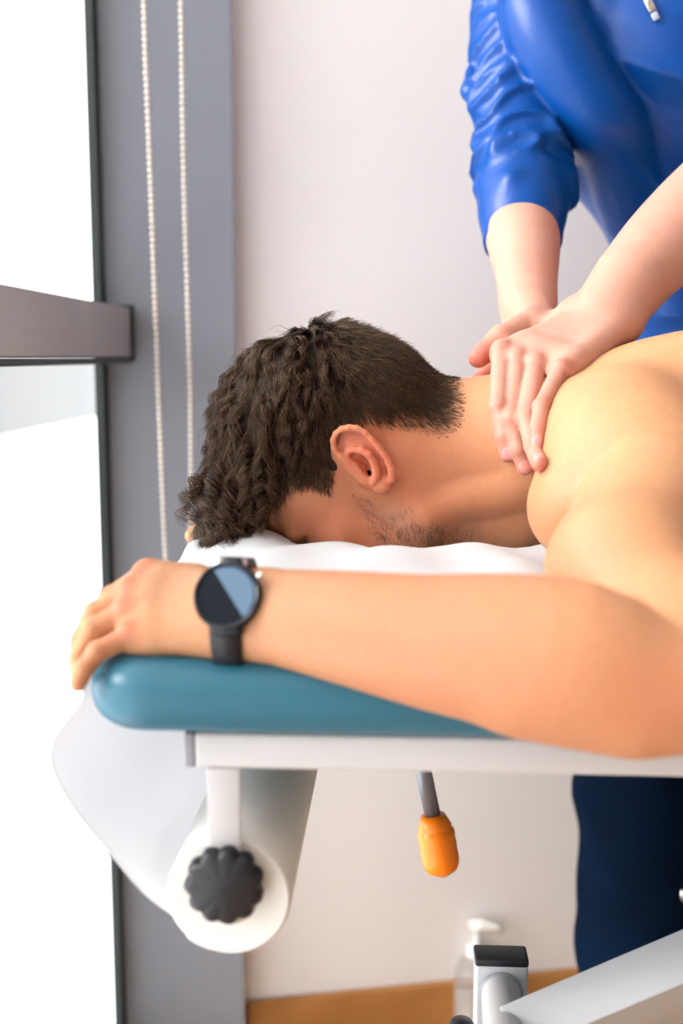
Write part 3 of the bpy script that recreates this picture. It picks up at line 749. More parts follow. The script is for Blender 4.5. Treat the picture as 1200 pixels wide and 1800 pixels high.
stub += 0.40*nearhead*np.exp(-((sx-800)/60)**2-((sy-940)/35)**2)
SCALP = [(432, 948), (455, 905), (470, 882), (500, 862), (530, 852), (560, 866), (583, 874), (592, 840), (584, 790), (600, 758), (640, 748), (690, 757), (735, 766), (785, 774), (816, 748), (822, 700), (800, 560), (500, 400), (200, 500), (200, 960)]
earmask = (np.abs(Lh[:, 1]) > 0.0735) & inpoly(sx, sy, [(572, 790), (590, 745), (640, 738), (705, 800), (705, 870), (680, 880), (640, 860)])
def polydist(x, y, poly):
    d = np.full(len(x), 1e9)
    for i in range(len(poly)):
        a = np.array(poly[i], float); b = np.array(poly[(i+1) % len(poly)], float); ab = b-a
        t = np.clip(((x-a[0])*ab[0]+(y-a[1])*ab[1])/(ab@ab), 0, 1)
        d = np.minimum(d, np.hypot(x-a[0]-t*ab[0], y-a[1]-t*ab[1]))
    return d
fm = nearhead & inpoly(sx, sy, SCALP) & ~earmask; ix = np.where(fm)[0]
nl[ix] = np.clip(polydist(sx[ix], sy[ix], SCALP)/np.where(sx[ix] > 690, 46, 36), 0.0, 1)
tint(me, V, np.stack([red, stub, nl], 1))
patient = empty('person', tuple(np.array([0.6, 1.04, PT])), label='shirtless dark-haired man lying face down on the treatment table', cat='person')
body = link('body', me, M_skin, patient)

# ---- hair
tri = np.concatenate([Q[:, [0, 1, 2]], Q[:, [0, 2, 3]]])
SCALP = [(432, 948), (455, 905), (470, 882), (500, 862), (530, 852), (560, 866), (583, 874), (592, 840), (584, 790), (600, 758), (640, 748), (690, 757), (735, 766), (785, 774), (816, 748), (822, 700), (800, 560), (500, 400), (200, 500), (200, 960)]
def tri_sample(mask_v, n):
    T_ = tri[mask_v[tri].all(1)]
    a, b, c = V[T_[:, 0]], V[T_[:, 1]], V[T_[:, 2]]
    nr = np.cross(b-a, c-a); ar = np.linalg.norm(nr, axis=1); nr /= ar[:, None]+1e-12
    i = rng.choice(len(T_), n, p=ar/ar.sum()); u = rng.random((n, 1)); v = rng.random((n, 1)); m = (u+v) > 1
    u = np.where(m, 1-u, u); v = np.where(m, 1-v, v)
    return a[i]+(b-a)[i]*u+(c-a)[i]*v, nr[i]
earmask = (np.abs(Lh[:, 1]) > 0.0735) & inpoly(sx, sy, [(572, 790), (590, 745), (640, 738), (705, 800), (705, 870), (680, 880), (640, 860)])
scalp = nearhead & inpoly(sx, sy, SCALP) & ~earmask & (((V-O_h)@B_h[2]) > -0.07)
# orientation check of the sculpted normals
t0_, n0_ = tri_sample(scalp, 2000); sgn = np.sign(((t0_-(O_h+B_h[2]*0.04))*n0_).sum()); print('normal sign', sgn)
def sstep(a, b, x): t = np.clip((x-a)/(b-a), 0, 1); return t*t*(3-2*t)
whorl = np.array([-0.075, 0.012, 0.105])
def hair_len(L):
    x, y, z = L.T
    top = sstep(0.035, 0.105, z); back = sstep(-0.115, -0.045, x)
    ln = 0.007 + 0.040*top*(0.35+0.65*back) + 0.046*sstep(0.02, 0.075, x)*sstep(0.05, 0.09, z)
    ln += 0.006*sstep(-0.03, 0.05, z)
    return ln
skc = np.array([-0.010, 0, 0.048]); skr = np.array([0.098, 0.076, 0.084])
gdown = B_h@np.array([0, 0, -1.0])                 # gravity in head space
NP = 16
def grow(roots, norms, ln, seed, amp=1.0, jit=0.2):
    r_ = np.random.default_rng(seed); n = len(roots); L = (roots-O_h)@B_h.T; N = norms@B_h.T
    flow = L-whorl; flow[:, 1] *= 0.8
    flow += np.array([0.02, 0, 0])*sstep(0.0, 0.1, L[:, 2])[:, None]
    side = sstep(0.035, 0.07, np.abs(L[:, 1]))*sstep(-0.05, 0.03, L[:, 0])
    flow += side[:, None]*np.array([0.05, 0, -0.03])
    flow -= N*(flow*N).sum(1)[:, None]; flow /= np.linalg.norm(flow, axis=1)[:, None]+1e-9
    flow += r_.normal(0, jit, flow.shape)
    lg = sstep(0.018, 0.045, ln)*(0.25+0.75*sstep(0.008, 0.045, np.linalg.norm(L-whorl, axis=1)))
    nearw = sstep(0.0, 0.03, np.linalg.norm(L-whorl, axis=1))
    d = flow + N*(0.10+0.20*nearw + 0.75*lg*nearw*(1+0.7*sstep(0.06, 0.10, L[:, 2])))[:, None]; d /= np.linalg.norm(d, axis=1)[:, None]
    bi = np.cross(N, flow); bi /= np.linalg.norm(bi, axis=1)[:, None]+1e-9
    p = L.copy(); st = (ln/(NP-1))[:, None]; pts = [p]
    fr_ = sstep(0.0, 0.06, L[:, 0]); lam = r_.uniform(0.020, 0.036, n)*(1-0.35*fr_); A = amp*r_.uniform(0.0016, 0.0042, n)*lg*(1+0.8*fr_); ph = r_.random(n)*6.28; hs = np.where(r_.random(n) < 0.5, -1, 1)
    for k in range(1, NP):
        t = k/(NP-1)
        d = d + gdown*(0.13-0.06*sstep(0.02, 0.07, L[:, 0]))[:, None]*t*lg[:, None] - N*0.10*lg[:, None]*t + flow*0.05
        d /= np.linalg.norm(d, axis=1)[:, None]; p = p + d*st
        a = ph + hs*6.2832*t*ln/lam; rampt = A*min(1, t*2.2)
        c = np.cross(d, bi)
        q_ = p + bi*(rampt*np.cos(a))[:, None] + c*(rampt*np.sin(a))[:, None]
        e = (q_-skc)/skr; rr_ = np.linalg.norm(e, axis=1)[:, None]
        pts.append(np.where(rr_ < 1.03, skc+e/rr_*1.03*skr, q_))
    return np.stack(pts, 1)
def curves_obj(name, pts, rad, m, parent, **k):
    n, npnt = pts.shape[:2]
    hc = bpy.data.hair_curves.new(name); hc.add_curves([npnt]*n)
    hc.attributes['position'].data.foreach_set('vector', pts.astype(np.float32).ravel()) if 'position' in hc.attributes else hc.points.foreach_set('position', pts.astype(np.float32).ravel())
    ra = hc.attributes.get('radius') or hc.attributes.new('radius', 'FLOAT', 'POINT')
    ra.data.foreach_set('value', rad.astype(np.float32).ravel())
    hc.materials.append(m)
    o = bpy.data.objects.new(name, hc); C.objects.link(o); o.parent = parent
    if parent is not None: o.matrix_parent_inverse = Matrix.Translation(-parent_world(parent))
    return setp(o, **k)
def hair_roots(n):
    r_, nn = tri_sample(scalp, n); nn = nn*sgn; L = (r_-O_h)@B_h.T
    px_, py_ = side_px(L); edge = polydist(px_, py_, SCALP)
    keep = rng.random(n) < np.where(px_ > 690, 0.08+0.92*np.clip(edge/48, 0, 1)**1.3, 0.15+0.85*np.clip(edge/34, 0, 1))
    return r_[keep], nn[keep], L[keep], edge[keep]
gr_, gn_, gL, ge = hair_roots(560); NG = len(gL)
gl_ = hair_len(gL)*rng.uniform(0.85, 1.2, NG)
gpts = grow(gr_, gn_, gl_, 11, 1.3, 0.13)
cr_, cn2, cL, ce = hair_roots(64000); NC = len(cL)
near = np.empty(NC, int)
for i in range(0, NC, 4000):
    dd = ((cL[i:i+4000, None, :]-gL[None])**2).sum(2); near[i:i+4000] = dd.argmin(1)
clen = hair_len(cL)*rng.uniform(0.6, 1.1, NC)*np.clip(0.35+ce/30, 0.35, 1)
own = grow(cr_, cn2, clen, 12, 0.5)
gs = gpts[near]; tt = np.linspace(0, 1, NP)[None, :, None]
scale = (clen/gl_[near])[:, None, None]
cl_ = rng.uniform(0.35, 0.9, NC)[:, None, None]
off = (cL-gL[near])[:, None, :]
lock = gs[:, :1] + (gs-gs[:, :1])*np.clip(scale, 0.45, 1.05) + off*(1-cl_*np.clip(tt*1.9, 0, 1))
wgt = (rng.uniform(0.75, 1.0, NC)*sstep(0.014, 0.030, clen))[:, None, None]
stray = (rng.random(NC) < 0.06)[:, None, None]
hp = np.where(stray, own, own*(1-wgt) + lock*wgt)
hp[:, 0] = cL
hp += rng.normal(0, 0.00025, hp.shape)*tt
hw = hp@B_h + O_h
rad = np.broadcast_to((0.00017*(1-0.65*tt[..., 0]**1.5)), (NC, NP)).copy()
# dark under-layer: a cap that follows the hairline, thicker where the hair is long
Fh = Field(axis_lines([(-0.20, 0.12, 0.003)]), axis_lines([(0.93, 1.19, 0.003)]), axis_lines([(0.93, 1.25, 0.003)]))
capv = np.where(scalp)[0]
def capfn(X, Y, Z):
    px, py, pz = X-O_h[0], Y-O_h[1], Z-O_h[2]
    x = px*B_h[0, 0]+py*B_h[0, 1]+pz*B_h[0, 2]; y = px*B_h[1, 0]+py*B_h[1, 1]+pz*B_h[1, 2]; z = px*B_h[2, 0]+py*B_h[2, 1]+pz*B_h[2, 2]
    k0 = np.sqrt(((x-skc[0])/skr[0])**2+((y-skc[1])/skr[1])**2+((z-skc[2])/skr[2])**2)
    d = (k0-1)*0.082
    L_ = np.stack([x.ravel(), y.ravel(), z.ravel()], 1) if x.shape == y.shape else None
    th = 0.0008 + 0.013*sstep(0.06, 0.115, z)*sstep(-0.11, -0.03, x)
    th = th + 0.0015*np.sin(x*260+z*80)*np.sin(y*240+x*60)*sstep(0.05, 0.1, z)
    d = d-th
    mx = 645+(-.42*x-.906*z)*1960; my = 825+(.906*x-.42*z)*1960
    # keep inside the hairline: two planes in profile coordinates
    l1 = (my-(885-(mx-440)*0.35))/1960; l2 = (my-(730+(mx-690)*0.0))/1960
    lim = np.maximum(np.where(mx < 600, l1, l2), (mx+0.5*(my-700)-765)/1960)
    return np.maximum(d, lim).astype(np.float32)
Fh.apply((-0.20, 0.93, 0.93), (0.12, 1.19, 1.25), capfn, 0.0)
mh, Vh, Qh = Fh.mesh('hair', 1)
hair = link('hair', mh, M_hairbase, patient, label='thick wavy dark brown hair, short at the nape')
curves_obj('hair_strands', hw, rad, M_hair, hair)
# beard, sideburn and eyebrow
def fuzz(name, poly, n, l0, l1, dirn, curlamt, r0=0.00010, ymax=None, dens=None):
    m = nearhead & inpoly(sx, sy, poly) & ~earmask
    r_, nn = tri_sample(m, n); nn = nn*sgn; L = (r_-O_h)@B_h.T; N = nn@B_h.T
    ln = rng.uniform(l0, l1, n); d = np.array(dirn)+rng.normal(0, 0.35, (n, 3)); d -= N*(d*N).sum(1)[:, None]*0.9; d += N*0.35
    d /= np.linalg.norm(d, axis=1)[:, None]; p = L.copy(); out = [p]; bi = np.cross(N, d); ph = rng.random(n)*6.28
    for k in range(1, 7):
        dd = d + bi*(np.sin(ph+k*1.1)*curlamt)[:, None] + N*(np.cos(ph+k*1.1)*curlamt*0.5)[:, None]; p = p+dd*(ln/6)[:, None]; out.append(p)
    pts = np.stack(out, 1)@B_h + O_h
    return pts, np.broadcast_to(r0*(1-0.6*np.linspace(0, 1, 7)), (n, 7)).copy()
sets = [fuzz('b', [(612, 862), (640, 875), (680, 905), (720, 890), (745, 915), (750, 990), (700, 1010), (650, 940)], 520, 0.004, 0.011, (0.5, 0, -0.8), 0.7),
        fuzz('b', [(752, 900), (790, 925), (785, 1000), (750, 1000)], 300, 0.004, 0.010, (0.8, 0, -0.5), 0.7),
        fuzz('b', [(690, 930), (760, 940), (850, 1010), (700, 1040)], 500, 0.003, 0.009, (0.8, 0, -0.5), 0.7),
        fuzz('b', [(790, 930), (840, 935), (840, 1000), (785, 1000)], 250, 0.002, 0.006, (0.8, 0, -0.5), 0.7)]
curves_obj('beard', np.concatenate([s_[0] for s_ in sets]), np.concatenate([s_[1] for s_ in sets]), M_beard, patient, label='patchy dark stubble along the jaw')
br = fuzz('e', [(495, 940), (545, 952), (530, 975), (485, 960)], 110, 0.004, 0.008, (0.1, 0.0, -0.4), 0.3)
curves_obj('eyebrow', br[0], br[1], M_beard, patient)

# trousers of the patient (outside the frame, they close the figure)
Ft = Field(axis_lines([(0.90, 1.80, 0.012)]), axis_lines([(0.80, 1.26, 0.012)]), axis_lines([(0.90, 1.18, 0.012)]))
Ft.ell((1.10, 1.03, 1.048), (0.16, 0.172, 0.104), 0.02)
for s in (-1, 1):
    Ft.chain([(1.12, 1.03+0.085*s, 1.037), (1.42, 1.02+0.09*s, 1.020), (1.60, 1.01+0.09*s, 1.012), (1.70, 1.01+0.09*s, 1.008)], [0.092, 0.070, 0.062, 0.056], 0.03)
mt_, _, _ = Ft.mesh('trousers', 1); link('trousers', mt_, M_pants, patient)

# ---- wristwatch
wc = P(399, 1047, 0.7185); wnrm = np.array([-0.20, -0.90, 0.38]); wnrm /= np.linalg.norm(wnrm)
watch = empty('wristwatch', tuple(wc), label='black round wristwatch on the wrist of the lying man', cat='wristwatch')
sharp(obj('case', lathe_bm([(0, -0.010), (0.019, -0.010), (0.0222, -0.007), (0.0228, -0.002), (0.0222, 0.0), (0, 0.0)], wc, wnrm, 56), M_watch, watch))
sharp(obj('bezel', lathe_bm([(0.0222, 0.0), (0.0226, 0.0012), (0.0212, 0.0026), (0.0196, 0.0020), (0.0196, 0.0)], wc, wnrm, 56), M_watch, watch))
sharp(obj('screen', lathe_bm([(0.0197, 0.0011), (0.0, 0.0012)], wc, wnrm, 56), M_screen, watch, label='dark round glass'))
uu, vv_, aa = frame_from_axis(wnrm)
# window reflection painted on the glass: upper right segment with a fine dot grid
xr = np.array([1.0, 0, 0]); xr -= wnrm*(xr@wnrm); xr /= np.linalg.norm(xr); yr = np.cross(xr, wnrm)*-1
if yr[2] < 0: yr = -yr
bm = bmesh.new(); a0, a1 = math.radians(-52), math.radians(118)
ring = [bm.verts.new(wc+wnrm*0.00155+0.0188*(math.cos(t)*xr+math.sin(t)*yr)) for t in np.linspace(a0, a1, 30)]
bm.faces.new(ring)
m_d = mat('reflection_paint', (0.07, 0.135, 0.225), 0.2, spec=0.2); nt = m_d.node_tree
obj('reflection_segment', bm, m_d, watch, smooth=False, label='blue grey window reflection painted on the dial, with fine dots')
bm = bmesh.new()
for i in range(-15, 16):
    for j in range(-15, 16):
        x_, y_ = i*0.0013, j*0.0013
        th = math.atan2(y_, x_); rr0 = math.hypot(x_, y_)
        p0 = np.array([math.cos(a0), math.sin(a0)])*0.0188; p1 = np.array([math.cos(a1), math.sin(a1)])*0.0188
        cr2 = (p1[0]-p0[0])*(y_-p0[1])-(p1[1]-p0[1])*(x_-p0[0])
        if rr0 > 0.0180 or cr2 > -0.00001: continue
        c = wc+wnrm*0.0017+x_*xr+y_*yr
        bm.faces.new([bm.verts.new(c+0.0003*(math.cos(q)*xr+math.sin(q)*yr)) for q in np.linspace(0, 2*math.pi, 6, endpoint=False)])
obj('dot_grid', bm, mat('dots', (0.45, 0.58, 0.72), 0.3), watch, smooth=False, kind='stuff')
axw = P(450, 1080, 0.750)-wr; axw /= np.linalg.norm(axw)
# strap: flat band round the wrist
C0 = P(425, 1078, 0.7515); cw = C0 + axw*((wc-C0)@axw); n1w = wc-cw; rw1 = np.linalg.norm(n1w); n1w /= rw1; n2w = np.cross(axw, n1w)
bm = bmesh.new(); rows = []
for i in range(48):
    t = 2*math.pi*i/48; c, s_ = math.cos(t), math.sin(t)
    wd = 0.0100 + 0.0022*max(0, c)**2
    r1 = rw1-0.006; r2 = 0.0360
    cen = cw + n1w*c*r1 + n2w*s_*r2; out = n1w*c+n2w*s_
    rows.append([bm.verts.new(cen-axw*wd), bm.verts.new(cen-axw*wd*0.9+out*0.0026), bm.verts.new(cen+axw*wd*0.9+out*0.0026), bm.verts.new(cen+axw*wd), bm.verts.new(cen-out*0.001)])
for i in range(48):
    A, B = rows[i], rows[(i+1) % 48]
    for j in range(5): bm.faces.new((A[j], A[(j+1) % 5], B[(j+1) % 5], B[j]))
obj('strap', bm, M_strap, watch)
for sgn_, nm in ((1, 'lug'), (-1, 'lug')):
    p = wc - wnrm*0.004 + yr*0.0215*sgn_; obj(nm, box_bm((0.020, 0.008, 0.008), p, 0.002, 2, Matrix((tuple(xr), tuple(yr), tuple(wnrm))).transposed()), M_watch, watch)
pcn = wc - wnrm*0.004; 
dirs = [(0.35, 0.94, 0.0030), (0.85, 0.52, 0.0024)]
for cx, cy, r in dirs:
    d = cx*xr+cy*yr; sharp(obj('crown_button', lathe_bm([(0, 0.0265), (r*0.8, 0.0265), (r, 0.0255), (r, 0.021), (0, 0.021)], pcn, d, 18), M_wsteel, watch, label='steel crown button'))
d = -0.30*xr+0.95*yr
sharp(obj('crown_button', lathe_bm([(0, 0.0270), (0.0045, 0.0270), (0.0055, 0.0258), (0.0055, 0.021), (0, 0.021)], pcn, d, 18), M_wsteel, watch, label='steel crown button'))

# ------------------------------------------------------------------ the therapist
xs = axis_lines([(0.10, 0.30, 0.0018), (0.30, 0.46, 0.003), (0.46, 0.75, 0.012)])
ys = axis_lines([(0.87, 1.17, 0.0021), (1.17, 1.40, 0.004), (1.40, 1.62, 0.012)])
zs = axis_lines([(0.98, 1.20, 0.0018), (1.20, 1.45, 0.003), (1.45, 2.05, 0.012)])
F = Field(xs, ys, zs)
ppx, ppy = prj(V); pdd = V[:, 1]*CP - (V[:, 2]-CAMZ)*SP
def press(px, py, d, r):                           # lay a joint on the patient's skin if it would sink in
    m = (np.abs(ppx-px) < 7) & (np.abs(ppy-py) < 7)
    if m.any(): d = min(d, float(pdd[m].min())-r*0.75)
    return P(px, py, d)
hn2 = np.array([-0.30, -0.62, 0.72])
wl = P(1072, 556, 1.062)
F.schain([wl, P(1120, 482, 1.085), P(1197, 402, 1.115), P(1290, 320, 1.16), P(1400, 240, 1.22)], [0.0275, 0.0360, 0.0435, 0.0480, 0.0460], 0.006)
F.cone(P(1052, 552, 1.062), P(1100, 498, 1.075), 0.0270, 0.0310, 0.012)
tf = [[press(882, 618, 1.030, .014), press(876, 716, 1.008, .009), press(886, 767, 0.994, .008), press(892, 800, 0.990, .007)],
      [press(909, 634, 1.018, .014), press(898, 738, 0.996, .009), press(912, 790, 0.984, .008), press(922, 822, 0.985, .007)],
      [press(941, 642, 1.010, .014), press(925, 735, 0.986, .009), press(936, 785, 0.977, .008), press(947, 815, 0.98, .006)],
      [press(985, 652, 1.000, .014), press(951, 715, 0.980, .009), press(945, 752, 0.968, .008), press(942, 782, 0.97, .007)]]
print('fingers', [[round(float(q[1]*CP-(q[2]-CAMZ)*SP), 3) for q in f_] for f_ in tf])
nls = hand(F, wl, tf, [P(1010, 560, 1.075), P(955, 590, 1.085), P(915, 620, 1.085), P(890, 640, 1.08)], hn2, 1.03)
nails2 = []
for (tp, d, r), nn in zip(nls[:4], [(-0.1, -1, 0.25)]*4): nails2.append(nail(F, tp, d, r, nn))
# under hand (his right), arm from upper left
wr_ = P(928, 548, 1.125)
F.schain([wr_, P(926, 500, 1.145), P(922, 440, 1.185), P(914, 380, 1.22), P(905, 260, 1.28)], [0.0265, 0.0285, 0.0350, 0.0400, 0.045], 0.006)
uf = [[P(935, 566, 1.085), P(880, 596, 1.062), P(852, 618, 1.058), P(838, 629, 1.056)],
      [P(900, 620, 1.115), P(858, 650, 1.100), P(836, 676, 1.090), P(824, 689, 1.085)],
      [P(910, 640, 1.10), P(880, 655, 1.085), P(860, 680, 1.075), P(850, 697, 1.07)],
      [P(925, 650, 1.10), P(900, 670, 1.08), P(885, 690, 1.07), P(875, 705, 1.065)]]
hand(F, wr_, uf, None, (-0.3, 0.2, 0.9), 1.0)
F.cone(P(950, 552, 1.10), P(880, 596, 1.062), 0.0115, 0.0112, 0.01); F.cone(P(880, 596, 1.062), P(842, 628, 1.056), 0.0112, 0.0098, 0.006)
# neck and head above the frame (coarse)
O_t, B_t = head_basis((0.36, 1.36, 1.80), (-0.25, -0.78, -0.58), (-0.1, -0.5, 0.8))
head(F, O_t, B_t)
F.cone(O_t-B_t[2]*0.03-B_t[0]*0.03, (0.40, 1.43, 1.62), 0.058, 0.065, 0.03)
me, V2, Q2 = F.mesh('therapist_body', 1); del F
red = np.zeros(len(V2)); nl = np.zeros(len(V2))
for f_ in tf: red += 0.55*blob(V2, f_[0], 0.014)+0.5*blob(V2, f_[1], 0.011)+0.45*blob(V2, f_[2], 0.009)+0.7*blob(V2, f_[3], 0.010)
for f_ in uf: red += 0.9*blob(V2, f_[3], 0.022)+0.6*blob(V2, f_[2], 0.016)
for c in nails2: nl += 0.85*(((V2-c)**2).sum(1) < 0.0062**2)*(V2[:, 1] < c[1]+0.0012)
tint(me, V2, np.stack([red, np.zeros(len(V2)), nl], 1))
ther = empty('person', (0.45, 1.50, 0), label='person in a blue zip jacket and navy trousers massaging the lying man', cat='person')
link('body', me, M_skin2, ther)

FH = Field(axis_lines([(0.24, 0.48, 0.005)]), axis_lines([(1.24, 1.50, 0.005)]), axis_lines([(1.70, 1.98, 0.005)]))
def thair(X, Y, Z):
    px, py, pz = X-O_t[0], Y-O_t[1], Z-O_t[2]
    q = [px*B_t[i, 0]+py*B_t[i, 1]+pz*B_t[i, 2] for i in range(3)]
    d = (np.sqrt(((q[0]+0.010)/0.098)**2+(q[1]/0.076)**2+((q[2]-0.048)/0.084)**2)-1)*0.082-0.010-0.002*np.sin(q[0]*150)*np.sin(q[1]*130)
    return np.maximum(d, 0.8*(q[0]-0.02)-(q[2]-0.055)).astype(np.float32)
FH.apply((0.24, 1.24, 1.70), (0.48, 1.50, 1.98), thair, 0.0)
mh2, _, _ = FH.mesh('hair', 1); link('hair', mh2, M_hairbase, ther)

# jacket
xs = axis_lines([(0.10, 0.62, 0.0032), (0.62, 0.85, 0.012)])
ys = axis_lines([(1.05, 1.62, 0.0045)])
zs = axis_lines([(1.02, 1.56, 0.0032), (1.56, 1.75, 0.010)])
F = Field(xs, ys, zs)
def ridge(x): return 1-np.abs(np.sin(x))
wr_s = np.random.default_rng(5)
SW = [(wr_s.uniform(48, 120), wr_s.integers(-3, 4), wr_s.uniform(0, 6.28)) for _ in range(6)]
TWV = [(q*math.cos(a_), q*math.sin(a_), wr_s.uniform(0, 6.28)) for q, a_ in zip(wr_s.uniform(16, 48, 7), wr_s.uniform(0.1, 1.3, 7))]
def tdisp(X, Y, Z, t):
    n = sum(np.sin(kx*X+kz*Z+p_+0.8*np.sin(9*Y)) for kx, kz, p_ in TWV)/2.6
    return (0.011*(np.clip(1-np.abs(n), 0, 1)**1.5-0.35)+0.008*n).astype(np.float32)
def tdisp_old(X, Y, Z, t):
    a = 0.009*ridge(9*(X*0.9+Z*1.3)+2.0*np.sin(7*Z+3*X)+0.6) + 0.006*np.sin(22*(X-0.6*Z)+1.8*np.sin(11*Z+5*X)) + 0.003*np.sin(45*(X*0.8+Z*0.3)+2*np.sin(17*Z))
    return a
cT = P(1150, -60, 1.36)
F.ell((0.405, 1.385, 1.50), (0.165, 0.125, 0.20), 0.03, disp=tdisp)              # chest
F.cone((0.43, 1.42, 1.42), (0.53, 1.50, 1.16), 0.125, 0.118, 0.05, disp=tdisp, flat=((0, 1, 0), 1.1))
F.ell((0.54, 1.48, 1.10), (0.165, 0.105, 0.12), 0.04, disp=tdisp)
F.cone((0.27, 1.40, 1.62), (0.55, 1.42, 1.62), 0.085, 0.085, 0.06)
# jacket front: hanging flap whose edge falls over the sleeve
fl = [P(885, -40, 1.25), P(915, 60, 1.24), P(955, 140, 1.24), P(1000, 205, 1.245), P(1030, 240, 1.26), P(1050, 300, 1.29), P(1075, 380, 1.33)]
F.schain([p+np.array([0.030, 0.0, 0]) for p in fl], [0.032, 0.032, 0.030, 0.026, 0.022, 0.022, 0.024], 0.03)
# pull folds on the chest
F.chain([P(1205, -10, 1.24), P(1175, 55, 1.245), P(1145, 118, 1.255)], [0.010, 0.010, 0.007], 0.018)
F.chain([P(1060, 10, 1.235), P(1105, 48, 1.245), P(1150, 62, 1.25)], [0.008, 0.008, 0.006], 0.016)
F.chain([P(940, 30, 1.23), P(985, 75, 1.235), P(1040, 60, 1.235)], [0.010, 0.010, 0.008], 0.02)
F.chain([P(1105, 255, 1.30), P(1085, 290, 1.31), P(1070, 315, 1.32)], [0.008, 0.009, 0.006], 0.012)
F.chain([P(1190, 170, 1.30), P(1150, 300, 1.32), P(1100, 400, 1.34)], [0.012, 0.014, 0.01], 0.03)
TF = F; F = Field(xs, ys, zs)
# right sleeve with push-up wrinkles
S = [np.array([0.262, 1.41, 1.655]), P(922, -40, 1.345), P(914, 90, 1.315), P(912, 190, 1.285), P(916, 290, 1.25), P(918, 372, 1.222), P(918, 425, 1.205)]
sr = [0.070, 0.064, 0.057, 0.055, 0.053, 0.049, 0.0440]
sax = S[-1]-S[2]; sax /= np.linalg.norm(sax); su = np.cross(sax, (0, 1, 0)); su /= np.linalg.norm(su); sv = np.cross(sax, su)
def sdisp(X, Y, Z, t):
    qx, qy, qz = X-S[2][0], Y-S[2][1], Z-S[2][2]
    a = qx*sax[0]+qy*sax[1]+qz*sax[2]
    th = np.arctan2(qx*sv[0]+qy*sv[1]+qz*sv[2], qx*su[0]+qy*su[1]+qz*su[2])
    low = sstep(0.0, 0.10, a)*(1-sstep(0.185, 0.20, a))
    n = sum(np.sin(ka*a+kt*th+p_) for ka, kt, p_ in SW)/2.2
    up_ = (1-sstep(0.185, 0.2, a))
    return ((0.010*low+0.007*(1-low)*up_)*(np.clip(1-np.abs(n), 0, 1)**1.6-0.45)).astype(np.float32)
    ph = a*2*math.pi/0.034 + 1.7*np.sin(th*1+0.6) + 1.3*np.sin(th*2+a*30) + 0.8*np.sin(a*47)
    return (0.0125*(np.abs(np.cos(ph*0.5))**1.3-0.5)*low + 0.004*np.sin(a*50+2*th)*(1-low)*(1-sstep(0.185, 0.2, a))).astype(np.float32)
cutn = sax
cutp = S[-1]+sax*0.004
for i in range(len(S)-2): F.cone(S[i], S[i+1], sr[i], sr[i+1], 0.012, disp=sdisp)
F.cone(S[-2], S[-1]+sax*0.05, sr[-2]-0.002, sr[-1]-0.006, 0.004, cut=(cutp, cutn))
F.chain([P(826, 125, 1.30), P(824, 160, 1.29), P(858, 196, 1.262), P(866, 222, 1.25), P(846, 245, 1.255)], [0.006, 0.009, 0.008, 0.006, 0.004], 0.008)
F.ell(P(982, 325, 1.245), (0.022, 0.03, 0.03), 0.015)
F.chain([P(838, 255, 1.25), P(880, 262, 1.215), P(935, 275, 1.205)], [0.008, 0.008, 0.006], 0.012)
F.chain([P(845, 330, 1.24), P(900, 318, 1.19), P(960, 345, 1.20), P(1000, 350, 1.235)], [0.008, 0.008, 0.010, 0.010], 0.012)
TF.F = np.minimum(TF.F, F.F); F = TF
# left sleeve (out of frame to the right)
F.chain([(0.60, 1.42, 1.56), P(1420, 60, 1.30), P(1400, 250, 1.235)], [0.075, 0.062, 0.056], 0.03)
me, V3, Q3 = F.mesh('jacket', 1); del F
jacket = link('jacket', me, M_shirt, ther)
# collar ring
obj('collar', lathe_bm([(0.066, 0.0), (0.074, 0.0), (0.072, 0.04), (0.066, 0.045), (0.063, 0.04)], (0.40, 1.42, 1.64), (-0.1, -0.3, 1), 32), M_shirt, ther)
# zip and pull tab
jx, jy = prj(V3); jd = V3[:, 1]*CP - (V3[:, 2]-CAMZ)*SP
jm = float(jd[(np.abs(jx-1143) < 14) & (np.abs(jy-14) < 24)].min()) - 0.003
za = P(1134, -8, jm); zb = P(1152, 30, jm); zd = zb-za; zd /= np.linalg.norm(zd)
zn = np.array([0, -1, -0.1]); zn -= zd*(zn@zd); zn /= np.linalg.norm(zn); zs_ = np.cross(zd, zn); Rz = Matrix((tuple(zd), tuple(zs_), tuple(zn))).transposed()
zp = empty('zip_fastener', tuple(za)); zp.parent = jacket; zp['label'] = 'silver zip pull with a clear tip'
def zadd(bm, m): 
    me_ = bpy.data.meshes.new('zip_pull'); bm.to_mesh(me_); bm.free(); return me_
bm = box_bm((0.020, 0.0085, 0.0022), (za+zb)/2-zd*0.004, 0.0009, 2, Rz)
box_bm((0.009, 0.004, 0.0012), (za+zb)/2-zd*0.007+zn*0.0011, 0.0004, 1, Rz, bm)
me_ = zadd(bm, 0); bpy.data.objects.remove(zp)
link('zip_pull', me_, M_metal, jacket, label='silver metal zip pull')
bm = box_bm((0.009, 0.0075, 0.003), zb-zd*0.001, 0.0014, 3, Rz)
link('pull_tip', zadd(bm, 0), mat('clear_tip', (0.55, 0.6, 0.72), 0.1, trans=0.3), jacket, label='clear plastic tip of the zip pull')

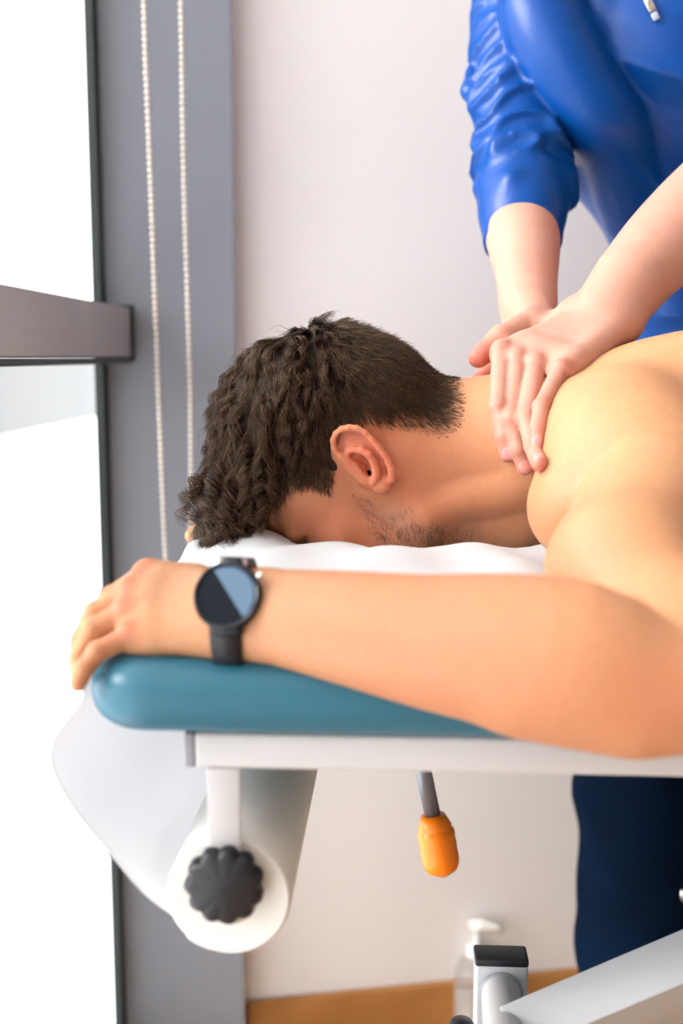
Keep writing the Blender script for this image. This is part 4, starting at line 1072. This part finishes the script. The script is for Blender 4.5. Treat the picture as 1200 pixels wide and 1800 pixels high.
# trousers
xs = axis_lines([(0.26, 0.85, 0.006)]); ys = axis_lines([(1.25, 1.72, 0.008)]); zs = axis_lines([(0.02, 1.12, 0.008)])
F = Field(xs, ys, zs)
def pdisp(X, Y, Z, t): return (0.006*ridge(11*(Z+0.5*X)+1.5*np.sin(9*Z)) + 0.003*np.sin(31*Z+9*X)).astype(np.float32)
def PX(px, py, Y): return PY(px, py, Y)
F.ell((0.545, 1.49, 1.04), (0.185, 0.115, 0.14), 0.03)
k1 = PX(1088, 1380, 1.46); k2 = PX(1085, 1540, 1.44); k3 = PX(1092, 1670, 1.43)
F.chain([(0.465, 1.49, 0.98), k1+X3(0.047, 0, 0), k2+X3(0.040, 0, 0), k3+X3(0.038, 0, -0.01), (k3[0]+0.03, 1.46, 0.25), (k3[0]+0.03, 1.47, 0.05)],
        [0.105, 0.098, 0.090, 0.093, 0.070, 0.062], 0.02, disp=pdisp)
F.chain([(0.62, 1.50, 0.98), (0.66, 1.50, 0.70), (0.665, 1.50, 0.50), (0.66, 1.50, 0.05)], [0.105, 0.095, 0.085, 0.062], 0.02, disp=pdisp)
me, V4, _ = F.mesh('trousers', 1); del F
jx, jy = prj(V4); jd = V4[:, 1]*CP - (V4[:, 2]-CAMZ)*SP; jm2 = float(jd[(np.abs(jx-1199) < 14) & (np.abs(jy-1574) < 14)].min())
tr = link('trousers', me, M_pants, ther)
dc = P(1199, 1574, jm2-0.002)
obj('drawstring_tip', tube_bm([dc+X3(0, 0, 0.008), dc, dc-X3(0, 0, 0.008)], [0.003, 0.0035, 0.002], 10), M_metal, tr, label='pale drawstring tip')
for sx_ in (k3[0]+0.03, 0.66):
    bm = bmesh.new(); bmesh.ops.create_uvsphere(bm, u_segments=24, v_segments=14, radius=1)
    for v in bm.verts:
        v.co = Vector((v.co.x*0.05, v.co.y*0.14, max(-0.0, v.co.z*0.075+0.02) if v.co.z < 0.2 else v.co.z*0.075+0.02))
        v.co += Vector((sx_, 1.42, 0.0))
    obj('shoe', bm, M_shoe, ther)

# ------------------------------------------------------------------ pump bottle against the wall
bc_ = PY(833, 1760, 1.80); bt_ = empty('pump_bottle', (bc_[0], 1.78, 0), label='clear bottle with a white pump on the floor by the wall', cat='pump bottle')
bo = np.array([bc_[0], 1.78, 0.0])
zt_ = PY(845, 1622, 1.78)[2]; zs_b = zt_-0.062
obj('bottle', lathe_bm([(0, 0.0), (0.034, 0.0), (0.037, 0.006), (0.037, zs_b-0.03), (0.030, zs_b-0.012), (0.014, zs_b)], bo, (0, 0, 1), 36), M_bottle, bt_)
obj('liquid', lathe_bm([(0, 0.003), (0.033, 0.003), (0.034, 0.008), (0.034, zs_b*0.55), (0, zs_b*0.55)], bo, (0, 0, 1), 36), mat('gel', (0.85, 0.74, 0.68), 0.2, trans=0.5), bt_)
obj('pump_collar', lathe_bm([(0, zs_b-0.004), (0.0165, zs_b-0.004), (0.0165, zs_b+0.018), (0.007, zs_b+0.022), (0.006, zt_-0.012), (0, zt_-0.012)], bo, (0, 0, 1), 24), M_pump, bt_)
bm = tube_bm([bo+X3(-0.012, 0, zt_-0.006), bo+X3(0.012, 0, zt_-0.004), bo+X3(0.034, -0.004, zt_-0.004), bo+X3(0.043, -0.006, zt_-0.012)], [0.010, 0.010, 0.006, 0.004], 16)
obj('pump_head', bm, M_pump, bt_)
